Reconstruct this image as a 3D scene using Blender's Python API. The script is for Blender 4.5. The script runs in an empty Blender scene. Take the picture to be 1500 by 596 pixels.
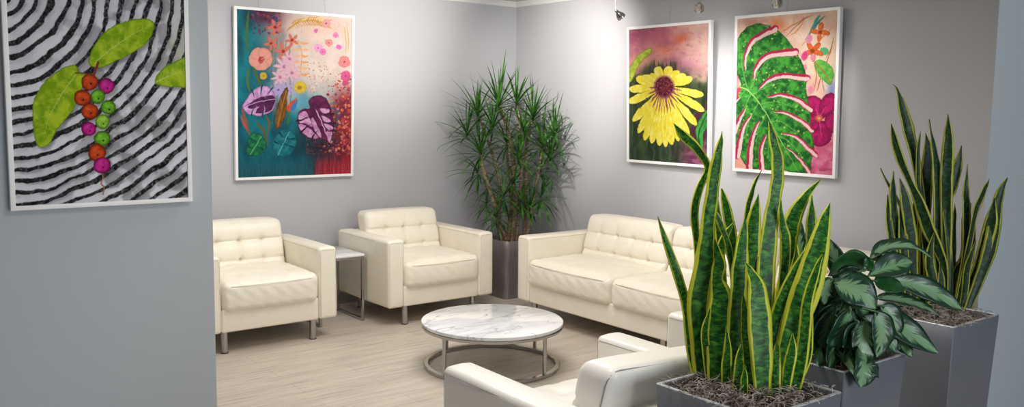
import bpy, bmesh, math, random
import numpy as np
from mathutils import Vector, Matrix
random.seed(7)
scene = bpy.context.scene
COL = scene.collection
PI = math.pi
# ------------------------------------------------------------------ camera
CAM = np.array([0.0, 0.0, 1.66])
FPX = 1286.28
_yaw, _pit, _rol = [math.radians(a) for a in (52.03, 6.153, 0.7686)]
_f = np.array([math.cos(_yaw)*math.cos(_pit), math.sin(_yaw)*math.cos(_pit), -math.sin(_pit)])
_r0 = np.array([math.sin(_yaw), -math.cos(_yaw), 0.0]); _u0 = np.cross(_r0, _f)
_r = math.cos(_rol)*_r0 + math.sin(_rol)*_u0
_u = -math.sin(_rol)*_r0 + math.cos(_rol)*_u0
cd = bpy.data.cameras.new('camera'); cd.lens = FPX/1500*36; cd.sensor_width = 36; cd.clip_start = 0.05
cam = bpy.data.objects.new('camera', cd); COL.objects.link(cam)
M4 = Matrix(((_r[0], _u[0], -_f[0], CAM[0]), (_r[1], _u[1], -_f[1], CAM[1]), (_r[2], _u[2], -_f[2], CAM[2]), (0, 0, 0, 1)))
cam.matrix_world = M4
scene.camera = cam
_fh = np.array([math.cos(_yaw), math.sin(_yaw), 0.0])
def ray(x, y): return (x-750)/FPX*_r - (y-298)/FPX*_u + _f
def at(x, y, D):
    """point seen at photo position (x, y), D metres ahead of the camera along the floor"""
    d = ray(x, y); return CAM + d*(D/(d @ _fh))
def proj(P):
    v = P - CAM; z = v @ _f
    return 750+FPX*(v @ _r)/z, 298-FPX*(v @ _u)/z
# ------------------------------------------------------------------ look, world, lights
vs = scene.view_settings
vs.view_transform = 'Standard'; vs.look = 'None'; vs.gamma = 1; vs.use_curve_mapping = False
vs.exposure = 0.0
w = bpy.data.worlds.new('world'); scene.world = w; w.use_nodes = True
bg = w.node_tree.nodes['Background']; bg.inputs[0].default_value = (0.72, 0.83, 1.0, 1); bg.inputs[1].default_value = 0.16
def area(name, loc, size, power, color, rot=(0, 0, 0), sy=None):
    l = bpy.data.lights.new(name, 'AREA'); l.energy = power; l.color = color; l.size = size
    if sy: l.shape = 'RECTANGLE'; l.size_y = sy
    o = bpy.data.objects.new(name, l); o.location = loc; o.rotation_euler = rot; COL.objects.link(o); return o
area('added_ceiling_fill', (3.2, 4.4, 2.6), 1.2, 48, (1.0, 0.955, 0.91))  # added soft fill for the seating area, an unseen source without a fixture
area('added_ceiling_fill', (1.5, 5.6, 2.6), 0.9, 17, (1.0, 0.955, 0.91))  # weaker fill lamp, added over the left armchair; no panel exists here
area('added_ceiling_fill', (1.8, 2.3, 2.6), 0.9, 26, (1.0, 0.95, 0.90))  # added warm fill that brightens the foreground armchair, not an actual ceiling panel
area('window_daylight', (2.6, -3.4, 1.7), 3.4, 150, (0.86, 0.92, 1.0), (math.radians(90), 0, math.radians(-4)), 1.9)
def aim_spot(name, loc, target, power, deg, color=(1.0, 0.945, 0.89), blend=0.9, rad=0.03):
    l = bpy.data.lights.new(name, 'SPOT'); l.energy = power; l.color = color; l.spot_size = math.radians(deg); l.spot_blend = blend
    l.shadow_soft_size = rad
    o = bpy.data.objects.new(name, l); o.location = loc
    o.rotation_euler = (Vector(target)-Vector(loc)).to_track_quat('-Z', 'Y').to_euler(); COL.objects.link(o); return o

# ------------------------------------------------------------------ materials
def sl(c):
    """sRGB 0-255 -> linear"""
    return tuple(((v/255)/12.92 if v <= 10 else ((v/255+0.055)/1.055)**2.4) for v in c)
def mat(name, rgb, rough=0.5, metal=0.0, **kw):
    m = bpy.data.materials.new(name); m.use_nodes = True
    nt = m.node_tree; b = nt.nodes['Principled BSDF']
    b.inputs['Base Color'].default_value = (*sl(rgb), 1); b.inputs['Roughness'].default_value = rough; b.inputs['Metallic'].default_value = metal
    for k, v in kw.items(): b.inputs[k.replace('_', ' ')].default_value = v
    return m, nt, b
def bump(nt, b, src, strength, dist=0.01, height=None):
    bp = nt.nodes.new('ShaderNodeBump'); bp.inputs['Strength'].default_value = strength; bp.inputs['Distance'].default_value = dist
    nt.links.new(src, bp.inputs['Height']); nt.links.new(bp.outputs[0], b.inputs['Normal']); return bp
def tex(nt, kind, scale, coord='Object', mapscale=None, **kw):
    tc = nt.nodes.new('ShaderNodeTexCoord'); t = nt.nodes.new('ShaderNodeTex'+kind)
    out = tc.outputs[coord]
    if mapscale:
        mp = nt.nodes.new('ShaderNodeMapping'); mp.inputs['Scale'].default_value = mapscale; nt.links.new(out, mp.inputs[0]); out = mp.outputs[0]
    nt.links.new(out, t.inputs['Vector'])
    if 'Scale' in t.inputs: t.inputs['Scale'].default_value = scale
    for k, v in kw.items(): t.inputs[k.replace('_', ' ')].default_value = v
    return t
def ramp(nt, src, stops, interp='LINEAR'):
    r = nt.nodes.new('ShaderNodeValToRGB'); r.color_ramp.interpolation = interp
    e = r.color_ramp.elements
    while len(e) > 1: e.remove(e[-1])
    e[0].position = stops[0][0]; e[0].color = (*sl(stops[0][1]), 1)
    for p, c in stops[1:]:
        x = e.new(p); x.color = (*sl(c), 1)
    nt.links.new(src, r.inputs[0]); return r
def mix(nt, fac, a, b):
    m = nt.nodes.new('ShaderNodeMix'); m.data_type = 'RGBA'
    for s, i in ((fac, 0), (a, 6), (b, 7)):
        if hasattr(s, 'links'): nt.links.new(s, m.inputs[i])
        elif i == 0: m.inputs[0].default_value = s
        else: m.inputs[i].default_value = (*sl(s), 1)
    return m.outputs[2]

def wall_mat(name, rgb):
    m, nt, b = mat(name, rgb, 0.75)
    t = tex(nt, 'Noise', 1.0, mapscale=(220, 220, 900), Detail=2.0)
    t2 = tex(nt, 'Noise', 1.0, mapscale=(900, 900, 160), Detail=2.0)
    a = nt.nodes.new('ShaderNodeMath'); nt.links.new(t.outputs[0], a.inputs[0]); nt.links.new(t2.outputs[0], a.inputs[1])
    bump(nt, b, a.outputs[0], 0.22, 0.002)
    return m
M_wall = wall_mat('grey_vinyl_wallcovering', (186, 186, 190))
M_wallfront = wall_mat('blue_grey_vinyl_wallcovering', (176, 183, 188))
M_ceil = mat('ceiling_paint', (205, 203, 198), 0.8)[0]
M_trim = mat('trim_paint', (226, 226, 224), 0.5)[0]
M_base = mat('baseboard_vinyl', (150, 146, 142), 0.5)[0]
# plank floor
m, nt, b = mat('wood_plank_floor', (190, 180, 168), 0.42)
tc = nt.nodes.new('ShaderNodeTexCoord'); mp = nt.nodes.new('ShaderNodeMapping'); mp.inputs['Location'].default_value = (-0.13, -0.037, 0)
nt.links.new(tc.outputs['Object'], mp.inputs[0])
br = nt.nodes.new('ShaderNodeTexBrick'); nt.links.new(mp.outputs[0], br.inputs[0])
br.offset = 0.37; br.inputs['Scale'].default_value = 1.0; br.inputs['Brick Width'].default_value = 1.22; br.inputs['Row Height'].default_value = 0.178
br.inputs['Mortar Size'].default_value = 0.0013; br.inputs['Mortar Smooth'].default_value = 0.3
br.inputs['Color1'].default_value = (*sl((216, 208, 198)), 1); br.inputs['Color2'].default_value = (*sl((208, 199, 188)), 1); br.inputs['Mortar'].default_value = (*sl((150, 139, 127)), 1)
g = tex(nt, 'Noise', 1.0, mapscale=(2.6, 42, 1), Detail=7.0, Roughness=0.7, Distortion=0.5)
rp = ramp(nt, g.outputs[0], [(0.37, (104, 93, 82)), (0.45, (186, 177, 165)), (0.62, (232, 226, 217))])
g2 = tex(nt, 'Noise', 1.0, mapscale=(1.0, 9, 1), Detail=3.0)
rp2 = ramp(nt, g2.outputs[0], [(0.3, (190, 181, 169)), (0.7, (226, 220, 211))])
mm = nt.nodes.new('ShaderNodeMix'); mm.data_type = 'RGBA'; mm.blend_type = 'MULTIPLY'; mm.inputs[0].default_value = 0.85
nt.links.new(br.outputs[0], mm.inputs[6]); nt.links.new(mix(nt, 0.5, rp.outputs[0], rp2.outputs[0]), mm.inputs[7])
bc = nt.nodes.new('ShaderNodeBrightContrast'); nt.links.new(mm.outputs[2], bc.inputs[0]); bc.inputs[1].default_value = 0.11
nt.links.new(bc.outputs[0], b.inputs['Base Color']); bump(nt, b, g.outputs[0], 0.08, 0.003)
M_floor = m
# leather
m, nt, b = mat('cream_leather', (240, 233, 216), 0.42, Coat_Weight=0.08)
t = tex(nt, 'Noise', 9.0, Detail=4.0, Roughness=0.6); r1 = ramp(nt, t.outputs[0], [(0.3, (240, 232, 213)), (0.6, (243, 237, 221))])
nt.links.new(r1.outputs[0], b.inputs['Base Color'])
v = tex(nt, 'Noise', 26.0, Detail=5.0, Roughness=0.6, Distortion=1.2); bump(nt, b, v.outputs[0], 0.22, 0.008)
M_leather = m
M_seam = mat('leather_seam', (196, 184, 162), 0.7)[0]
m, nt, b = mat('white_leather', (243, 239, 230), 0.42, Coat_Weight=0.08)
v = tex(nt, 'Noise', 20.0, Detail=5.0, Roughness=0.6, Distortion=1.0); bump(nt, b, v.outputs[0], 0.18, 0.008)
M_leather2 = m
M_seam2 = mat('dark_leather_seam', (146, 141, 134), 0.7)[0]
M_chrome = mat('polished_chrome', (176, 174, 172), 0.12, 1.0)[0]
M_rubber = mat('dark_rubber', (45, 42, 40), 0.7)[0]
m, nt, b = mat('white_marble', (235, 235, 236), 0.12, Coat_Weight=0.3)
wv = tex(nt, 'Noise', 1.0, mapscale=(1.6, 7.5, 3), Detail=9.0, Roughness=0.66, Distortion=0.9)
rv = ramp(nt, wv.outputs[0], [(0.34, (200, 202, 207)), (0.46, (230, 231, 234)), (0.56, (240, 240, 241)), (1, (246, 246, 246))])
w2 = tex(nt, 'Noise', 1.0, mapscale=(1.1, 3.6, 2), Detail=5.0, Roughness=0.55, Distortion=1.6)
mt = nt.nodes.new('ShaderNodeMath'); mt.operation = 'SUBTRACT'; mt.inputs[1].default_value = 0.5; nt.links.new(w2.outputs[0], mt.inputs[0])
ma = nt.nodes.new('ShaderNodeMath'); ma.operation = 'ABSOLUTE'; nt.links.new(mt.outputs[0], ma.inputs[0])
rf = ramp(nt, ma.outputs[0], [(0.0, (255, 255, 255)), (0.005, (120, 120, 120)), (0.014, (0, 0, 0))])
nt.links.new(mix(nt, rf.outputs[0], rv.outputs[0], (140, 142, 150)), b.inputs['Base Color'])
M_marble = m
M_white = mat('white_frame_lacquer', (238, 238, 238), 0.35)[0]
M_plate = mat('outlet_plastic', (225, 225, 225), 0.4)[0]
M_dark = mat('dark_slot', (30, 30, 30), 0.6)[0]
m, nt, b = mat('silver_planter', (112, 114, 120), 0.42, 0.3)
t = tex(nt, 'Noise', 160.0, Detail=2.0); bump(nt, b, t.outputs[0], 0.05, 0.001)
M_planter = m
M_rim = mat('pale_planter_edge', (205, 207, 212), 0.35, 0.4)[0]
m, nt, b = mat('brushed_metal_planter', (150, 146, 146), 0.36, 0.5)
t = tex(nt, 'Noise', 1.0, mapscale=(300, 300, 6), Detail=3.0)
nt.links.new(ramp(nt, t.outputs[0], [(0.35, (122, 118, 118)), (0.65, (158, 154, 154))]).outputs[0], b.inputs['Base Color'])
M_brushed = m
M_soil = mat('dark_soil', (38, 32, 28), 0.95)[0]
m, nt, b = mat('bark_mulch', (92, 62, 48), 0.9)
t = tex(nt, 'Noise', 45.0, Detail=4.0); nt.links.new(ramp(nt, t.outputs[0], [(0.35, (48, 34, 28)), (0.65, (128, 88, 66))]).outputs[0], b.inputs['Base Color']); bump(nt, b, t.outputs[0], 1.0, 0.02)
M_mulch = m
m, nt, b = mat('spanish_moss', (120, 108, 98), 0.9)
t = tex(nt, 'Noise', 25.0, Detail=2.0); nt.links.new(ramp(nt, t.outputs[0], [(0.35, (96, 84, 76)), (0.65, (188, 176, 164))]).outputs[0], b.inputs['Base Color'])
M_moss = m
# snake plant leaf: u across, v along
def snake_mat(name, edge, d1, d2, light):
    m, nt, b = mat(name, d1, 0.45, Specular_IOR_Level=0.3)
    tc = nt.nodes.new('ShaderNodeTexCoord'); sx = nt.nodes.new('ShaderNodeSeparateXYZ'); nt.links.new(tc.outputs['UV'], sx.inputs[0])
    ns = tex(nt, 'Noise', 1.0, 'UV', (2.2, 48, 1), Detail=2.5, Roughness=0.6, Distortion=0.6)
    band = ramp(nt, ns.outputs[0], [(0.36, d1), (0.5, d2), (0.66, light)])
    n2 = tex(nt, 'Noise', 1.0, 'UV', (1.0, 10, 1), Detail=2.0)
    # margin width varies along the leaf
    s = nt.nodes.new('ShaderNodeMath'); s.operation = 'SUBTRACT'; nt.links.new(sx.outputs[0], s.inputs[0]); s.inputs[1].default_value = 0.5
    a = nt.nodes.new('ShaderNodeMath'); a.operation = 'ABSOLUTE'; nt.links.new(s.outputs[0], a.inputs[0])
    k = nt.nodes.new('ShaderNodeMath'); k.operation = 'MULTIPLY_ADD'; nt.links.new(n2.outputs[0], k.inputs[0]); k.inputs[1].default_value = 0.16; nt.links.new(a.outputs[0], k.inputs[2])
    e = ramp(nt, k.outputs[0], [(0.405, (0, 0, 0)), (0.435, (255, 255, 255))])
    nt.links.new(mix(nt, e.outputs[0], band.outputs[0], edge), b.inputs['Base Color'])
    return m
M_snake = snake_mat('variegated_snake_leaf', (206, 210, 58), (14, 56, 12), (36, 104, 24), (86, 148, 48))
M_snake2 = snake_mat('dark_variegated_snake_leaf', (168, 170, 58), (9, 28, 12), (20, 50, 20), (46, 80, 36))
m, nt, b = mat('dragon_tree_leaf', (46, 96, 34), 0.38)
tc = nt.nodes.new('ShaderNodeTexCoord')
t = tex(nt, 'Noise', 14.0, Detail=1.0); nt.links.new(ramp(nt, t.outputs[0], [(0.35, (22, 62, 16)), (0.65, (72, 132, 42))]).outputs[0], b.inputs['Base Color'])
M_drac = m
m, nt, b = mat('cane_bark', (150, 126, 100), 0.85)
t = tex(nt, 'Noise', 1.0, mapscale=(30, 30, 90), Detail=3.0); nt.links.new(ramp(nt, t.outputs[0], [(0.35, (104, 84, 64)), (0.65, (176, 152, 124))]).outputs[0], b.inputs['Base Color']); bump(nt, b, t.outputs[0], 0.5, 0.004)
M_cane = m
# aglaonema leaf
def aglao_mat(name, sil, w0):
    m, nt, b = mat(name, (20, 60, 35), 0.3)
    tc = nt.nodes.new('ShaderNodeTexCoord'); sx = nt.nodes.new('ShaderNodeSeparateXYZ'); nt.links.new(tc.outputs['UV'], sx.inputs[0])
    s = nt.nodes.new('ShaderNodeMath'); s.operation = 'SUBTRACT'; nt.links.new(sx.outputs[0], s.inputs[0]); s.inputs[1].default_value = 0.5
    a = nt.nodes.new('ShaderNodeMath'); a.operation = 'ABSOLUTE'; nt.links.new(s.outputs[0], a.inputs[0])
    # v shifted by |u| makes feathered streaks running off the midrib
    sv = nt.nodes.new('ShaderNodeMath'); sv.operation = 'MULTIPLY_ADD'; nt.links.new(a.outputs[0], sv.inputs[0]); sv.inputs[1].default_value = -0.75; nt.links.new(sx.outputs[1], sv.inputs[2])
    cb = nt.nodes.new('ShaderNodeCombineXYZ'); nt.links.new(sv.outputs[0], cb.inputs[0]); nt.links.new(a.outputs[0], cb.inputs[1])
    mp = nt.nodes.new('ShaderNodeMapping'); mp.inputs['Scale'].default_value = (30, 2, 1); nt.links.new(cb.outputs[0], mp.inputs[0])
    n = nt.nodes.new('ShaderNodeTexNoise'); n.inputs['Scale'].default_value = 1.0; n.inputs['Detail'].default_value = 3.0; nt.links.new(mp.outputs[0], n.inputs['Vector'])
    k = nt.nodes.new('ShaderNodeMath'); k.operation = 'MULTIPLY_ADD'; nt.links.new(n.outputs[0], k.inputs[0]); k.inputs[1].default_value = 0.8; nt.links.new(a.outputs[0], k.inputs[2])
    e = ramp(nt, k.outputs[0], [(w0, (255, 255, 255)), (w0+0.04, (0, 0, 0))])
    col = mix(nt, e.outputs[0], (18, 56, 34), sil)
    mid = ramp(nt, a.outputs[0], [(0.008, (255, 255, 255)), (0.02, (0, 0, 0))])
    nt.links.new(mix(nt, mid.outputs[0], col, (120, 160, 110)), b.inputs['Base Color'])
    w_ = tex(nt, 'Wave', 1.0, 'UV', (1, 12, 1)); bump(nt, b, n.outputs[0], 0.15, 0.004)
    return m
M_agl = aglao_mat('silver_patterned_leaf', (116, 152, 112), 0.60)
M_agl2 = aglao_mat('half_patterned_leaf', (98, 140, 98), 0.52)
M_agl3 = mat('plain_green_leaf', (24, 78, 30), 0.3)[0]
M_petiole = mat('leaf_stalk', (70, 105, 62), 0.45)[0]

# ------------------------------------------------------------------ mesh helpers
def link(name, me, mats, parent=None):
    o = bpy.data.objects.new(name, me); COL.objects.link(o)
    for m_ in (mats if isinstance(mats, (list, tuple)) else [mats]): me.materials.append(m_)
    if parent: o.parent = parent
    return o
def build(name, bm, mats, parent=None, smooth=True):
    bmesh.ops.recalc_face_normals(bm, faces=bm.faces[:])
    me = bpy.data.meshes.new(name); bm.to_mesh(me); bm.free()
    if smooth:
        me.polygons.foreach_set('use_smooth', [True]*len(me.polygons))
        try: me.set_sharp_from_angle(angle=math.radians(38))
        except Exception: pass
    return link(name, me, mats, parent)
def thing(name, label, cat, loc=(0, 0, 0), rz=0.0, group=None):
    o = bpy.data.objects.new(name, None); COL.objects.link(o); o.empty_display_size = 0.1
    o.location = loc; o.rotation_euler = (0, 0, rz); o['label'] = label; o['category'] = cat
    if group: o['group'] = group
    return o
def copy_tree(o, parent=None):
    c = o.copy(); COL.objects.link(c); c.parent = parent
    for ch in list(o.children): copy_tree(ch, c)
    return c
def box(bm, x0, y0, z0, x1, y1, z1, mi=0):
    vs_ = [bm.verts.new(p) for p in ((x0, y0, z0), (x1, y0, z0), (x1, y1, z0), (x0, y1, z0), (x0, y0, z1), (x1, y0, z1), (x1, y1, z1), (x0, y1, z1))]
    for q in ((0, 3, 2, 1), (4, 5, 6, 7), (0, 1, 5, 4), (1, 2, 6, 5), (2, 3, 7, 6), (3, 0, 4, 7)):
        f = bm.faces.new([vs_[i] for i in q]); f.material_index = mi
def bbox(bm, x0, y0, z0, x1, y1, z1, r=0.003, mi=0):
    rbox(bm, ((x0+x1)/2, (y0+y1)/2, (z0+z1)/2), (x1-x0, y1-y0, z1-z0), r, 1, 2, mi=mi)
def rbox(bm, c, s, r, n=8, k=4, disp=None, mi=0):
    """rounded box; disp(x, y, z, normal) -> (x, y, z) in box-local coordinates"""
    n = (n, n, n) if isinstance(n, int) else n
    h = [v/2 for v in s]
    def coords(a, nn):
        r_ = min(r, h[a]*0.98)
        e = [h[a]-r_+r_*math.tan(PI/4*i/k) for i in range(k+1)]
        inner = [-(h[a]-r_)+2*(h[a]-r_)*i/nn for i in range(nn+1)]
        return [-v for v in reversed(e[1:])] + inner + e[1:]
    cs = [coords(a, n[a]) for a in range(3)]
    key = {}
    def vert(p):
        kk = tuple(round(v, 6) for v in p)
        if kk in key: return key[kk]
        q = [max(-(h[a]-min(r, h[a]*0.98)), min(h[a]-min(r, h[a]*0.98), p[a])) for a in range(3)]
        d = Vector([p[a]-q[a] for a in range(3)])
        nrm = d.normalized() if d.length > 1e-9 else Vector((0, 0, 1))
        P = Vector(q)+nrm*min(r, min(h)*0.98)
        if disp: P = Vector(disp(P.x, P.y, P.z, nrm))
        v = bm.verts.new((P.x+c[0], P.y+c[1], P.z+c[2])); key[kk] = v; return v
    for ax in range(3):
        a, b_ = [i for i in range(3) if i != ax]
        for sg in (-1, 1):
            for i in range(len(cs[a])-1):
                for j in range(len(cs[b_])-1):
                    ps = []
                    for (ii, jj) in ((i, j), (i+1, j), (i+1, j+1), (i, j+1)):
                        p = [0, 0, 0]; p[ax] = sg*h[ax]; p[a] = cs[a][ii]; p[b_] = cs[b_][jj]; ps.append(vert(p))
                    if len(set(ps)) == 4:
                        try: bm.faces.new(ps).material_index = mi
                        except ValueError: pass
def tube(bm, pts, r, seg=8, cap=True, mi=0, closed=False):
    pts = [Vector(p) for p in pts]; n = len(pts); rs = r if isinstance(r, (list, tuple)) else [r]*n
    rings = []; up = None
    for i in range(n):
        if closed: t = pts[(i+1) % n]-pts[i-1]
        else: t = pts[min(i+1, n-1)]-pts[max(i-1, 0)]
        t.normalize()
        if up is None:
            up = Vector((0, 0, 1)) if abs(t.z) < 0.9 else Vector((1, 0, 0))
        a = t.cross(up)
        if a.length < 1e-6: a = t.cross(Vector((0.3, 1, 0.2)))
        a.normalize(); b_ = a.cross(t).normalized(); up = b_
        rings.append([bm.verts.new(pts[i]+(a*math.cos(2*PI*k/seg)+b_*math.sin(2*PI*k/seg))*rs[i]) for k in range(seg)])
    for i in range(n if closed else n-1):
        A, B = rings[i], rings[(i+1) % n]
        for k in range(seg):
            bm.faces.new((A[k], A[(k+1) % seg], B[(k+1) % seg], B[k])).material_index = mi
    if cap and not closed:
        bm.faces.new(rings[0][::-1]).material_index = mi; bm.faces.new(rings[-1]).material_index = mi
def lathe(bm, prof, seg=48, c=(0, 0, 0), closed=False):
    rings = []
    for (r, z) in prof:
        if r < 1e-6: rings.append([bm.verts.new((c[0], c[1], c[2]+z))])
        else: rings.append([bm.verts.new((c[0]+r*math.cos(2*PI*k/seg), c[1]+r*math.sin(2*PI*k/seg), c[2]+z)) for k in range(seg)])
    m_ = len(rings)
    for i in range(m_ if closed else m_-1):
        A, B = rings[i], rings[(i+1) % m_]
        for k in range(seg):
            k2 = (k+1) % seg
            if len(A) == 1 and len(B) == 1: continue
            if len(A) == 1: bm.faces.new((A[0], B[k], B[k2]))
            elif len(B) == 1: bm.faces.new((A[k], A[k2], B[0]))
            else: bm.faces.new((A[k], A[k2], B[k2], B[k]))
def struct(name, bm, m_):
    o = build(name, bm, m_, smooth=False); o['kind'] = 'structure'; return o

# ------------------------------------------------------------------ room shell
XB, YA, CZ = 5.215, 6.65, 2.66
def sbox(name, m_, *a):
    bm = bmesh.new(); box(bm, *a); return struct(name, bm, m_)
sbox('floor', M_floor, -3.5, -3.5, -0.05, XB+2.4, YA+0.15, 0)
sbox('ceiling', M_ceil, -3.5, -1.0, CZ, XB+2.4, YA+0.15, CZ+0.06)
sbox('wall_back', M_wall, -3.5, YA, 0, XB+0.15, YA+0.15, CZ)
CY0 = 2.028
sbox('wall_right', M_wall, XB, CY0+0.141, 0, XB+0.15, YA, CZ)
PY, PX = 4.55, 1.568
sbox('wall_partition', M_wallfront, -3.5, PY, 0, PX, PY+0.14, CZ)
CX, CY = 4.643, 2.028
bm = bmesh.new()
fp = [(CX, CY), (XB+2.4, CY), (XB+2.4, CY+0.14), (CX+0.37, CY+0.14)]   # splayed reveal
lo = [bm.verts.new((x, y, 0)) for x, y in fp]; hi = [bm.verts.new((x, y, CZ)) for x, y in fp]
bm.faces.new(lo[::-1]); bm.faces.new(hi)
for k in range(4): bm.faces.new((lo[k], lo[(k+1) % 4], hi[(k+1) % 4], hi[k]))
struct('wall_front', bm, M_wallfront)
def molding(name, a, b_, axis):
    bm = bmesh.new()
    if axis == 'x': box(bm, a, YA-0.018, CZ-0.05, b_, YA, CZ); box(bm, a, YA-0.032, CZ-0.02, b_, YA-0.018, CZ)
    else: box(bm, XB-0.018, a, CZ-0.05, XB, b_, CZ); box(bm, XB-0.032, a, CZ-0.02, XB-0.018, b_, CZ)
    return struct(name, bm, M_trim)
molding('trim_1', -3.5, XB, 'x'); molding('trim_2', CY+0.141, YA-0.033, 'y')
sbox('baseboard_back', M_base, -3.5, YA-0.012, 0, XB, YA, 0.1)
sbox('baseboard_right', M_base, XB-0.012, CY+0.141, 0, XB, YA-0.013, 0.1)

# ------------------------------------------------------------------ upholstered seats
def gauss(x, s): return math.exp(-(x/s)**2)
def seat(name, label, cat, cell, ncush, loc, rz, group, leather, seam, legs_mid=False, slump=None):
    """front edge on local y = 0, faces local -y; cell = width of one cushion"""
    AW, AH, BZ, D = 0.14, 0.66, 0.145, 0.825
    inner = cell*ncush; W = inner+2*AW
    t = thing(name, label, cat, loc, rz, group)
    for s in (-1, 1):
        bm = bmesh.new()
        cx = s*(inner/2+AW/2)
        def dsp(x, y, z, n):
            if z > 0.2: z += 0.006*(1-(x/(AW/2))**2) - 0.004*((y+D/2)/D)
            x += 0.003*math.sin(y*9+z*5)*(1 if n.x*s > 0 else 0)
            return x, y, z
        rbox(bm, (cx, D/2, (AH+BZ)/2), (AW, D, AH-BZ), 0.022, (3, 12, 8), 3, dsp)
        zt, e = AH-0.018, 0.0012
        x0, x1 = cx-AW/2-e*0.2, cx+AW/2+e*0.2
        xo = cx+s*(AW/2)
        for xx in (x0, x1): tube(bm, [(xx, 0.02, zt), (xx, D*0.5, zt), (xx, D-0.03, zt)], e, 6, mi=1)
        tube(bm, [(x0+0.02, -e*0.2, zt), (x1-0.02, -e*0.2, zt)], e, 6, mi=1)
        for xx in (cx-AW/2+0.012, cx+AW/2-0.012): tube(bm, [(xx, -0.0008, zt-0.01), (xx, -0.0008, BZ+0.02)], e*0.8, 6, mi=1)
        build('armrest', bm, [leather, seam], t)
    bm = bmesh.new(); rbox(bm, (0, 0.34, 0.225), (inner-0.002, 0.66, 0.16), 0.014, (8, 4, 2), 3)
    build('seat_base', bm, [leather, seam], t)
    bm = bmesh.new(); rbox(bm, (0, D-0.075, 0.40), (inner-0.002, 0.14, 0.51), 0.02, (8, 2, 6), 3)
    for s in (-1, 1): tube(bm, [(s*inner*0.5*0.97, D-0.0045, 0.2), (s*inner*0.5*0.97, D-0.0045, 0.6)], 0.0015, 6, mi=1)
    build('backrest', bm, [leather, seam], t)
    for k in range(ncush):
        cx = -inner/2+cell*(k+0.5)
        # seat cushion
        w_, d_, h_ = cell-0.006, 0.66, 0.20
        bm = bmesh.new()
        def dseat(x, y, z, n):
            u, v = x/(w_/2), y/(d_/2)
            if n.z > 0.05 or z > 0:
                top = max(0, z/(h_/2))
                crown = 0.030*(1-u**4)*(1-abs(v)**5)
                q = 0.0
                for bx in (-0.5, 0.0, 0.5):
                    for by in (-0.45, 0.15, 0.7):
                        q += 0.013*math.exp(-(((u-bx)*w_/2/0.03)**2+((v-by)*d_/2/0.03)**2))
                for a_ in (u*2+v*1.6, u*2-v*1.6):
                    fr = (a_ % 1.0); q += 0.005*gauss(min(fr, 1-fr)*0.2, 0.02)
                z += (crown-q)*top
            # soft sagging belly on the front
            if v < -0.9: y -= 0.016*(1-u**4)*math.cos(z/(h_/2)*1.3); z -= 0.004*(1-u*u)
            if v < -0.9:
                y += 0.0035*math.sin(u*22+z*60)*math.sin(z*28+1)
            return x, y, z
        rbox(bm, (cx, 0.315, 0.385), (w_, d_, h_), 0.045, (30, 30, 8), 4, dseat)
        zz = 0.385+h_/2-0.026
        loop = [(cx-w_/2+0.03, 0.02), (cx-w_/2+0.06, -0.017), (cx-w_/4, -0.027), (cx, -0.030), (cx+w_/4, -0.027), (cx+w_/2-0.06, -0.017), (cx+w_/2-0.03, 0.02)]
        def seam_pts(z, dy=0.0): return [(x, y+dy, z) for x, y in loop]
        tube(bm, seam_pts(zz, 0.0), 0.0028, 6, mi=0)
        build('seat_cushion', bm, [leather, seam], t)
        # back cushion
        w_, hh, th = cell-0.012, 0.43, 0.175
        bm = bmesh.new()
        cols = (-0.5, 0.0, 0.5) if ncush == 1 else (-0.6, -0.2, 0.2, 0.6)
        rows = (-0.28, 0.36)
        def dback(x, y, z, n):
            u, v = x/(w_/2), z/(hh/2)
            fr = max(0.0, -y/(th/2))
            puff = 0.020*(1-u**6)*(1-v**6)
            q = 0.0
            for rv_ in rows:
                q += 0.013*gauss((v-rv_)*hh/2, 0.012)+0.014*gauss((v-rv_)*hh/2, 0.045)*(1-abs(u)**8)
                for bx in cols:
                    dx, dz = (u-bx)*w_/2, (v-rv_)*hh/2
                    q += 0.018*math.exp(-(dx/0.022)**2-(dz/0.022)**2)
                    # pleats fanning up from each button
                    if dz > -0.01:
                        for sl_ in (0.0, 0.55, -0.55):
                            q += 0.0075*math.exp(-((dx-sl_*dz)/(0.006+0.05*abs(dz)))**2)*math.exp(-abs(dz)/0.05)
            for bx in cols:
                q += 0.006*gauss((u-bx)*w_/2, 0.012)*(1-max(0, v)**3)
            y -= (puff-q)*fr
            # crown on the top edge
            if v > 0.8: z += 0.010*(1-u**4)*((v-0.8)/0.2)
            # lean
            zz_ = z+hh/2
            y += 0.26*zz_
            return x, y, z
        rbox(bm, (cx, 0.60, 0.375+hh/2), (w_, th, hh), 0.042, (44 if ncush == 1 else 52, 5, 34), 4, dback)
        # piping round the side boxing at the back
        def lean(x, y, z): return (cx+x, 0.60+y+0.26*(z+hh/2), 0.375+hh/2+z)
        a_, c_, rr = w_/2-0.006, hh/2-0.004, 0.05
        pts = []
        for (sx, sz, a0) in ((1, 1, 0), (-1, 1, 90), (-1, -1, 180), (1, -1, 270)):
            for q_ in range(5):
                an = math.radians(a0+q_*22.5); pts.append(lean(sx*(a_-rr)+rr*math.cos(an), th/2-0.016, sz*(c_-rr)+rr*math.sin(an)))
        tube(bm, pts, 0.0022, 6, closed=True, mi=1)
        if slump:
            piv = Vector((cx, 0.66, 0.60)); R3 = Matrix.Rotation(math.radians(slump[0]), 4, 'Y') @ Matrix.Rotation(math.radians(slump[1]), 4, 'Z')
            bmesh.ops.transform(bm, matrix=Matrix.Translation(piv+Vector((0, 0, slump[2]))) @ R3 @ Matrix.Translation(-piv), verts=bm.verts[:])
        build('back_cushion', bm, [leather, seam], t)
    lx = [-(W/2-0.17), W/2-0.17] + ([0.0] if legs_mid else [])
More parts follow.
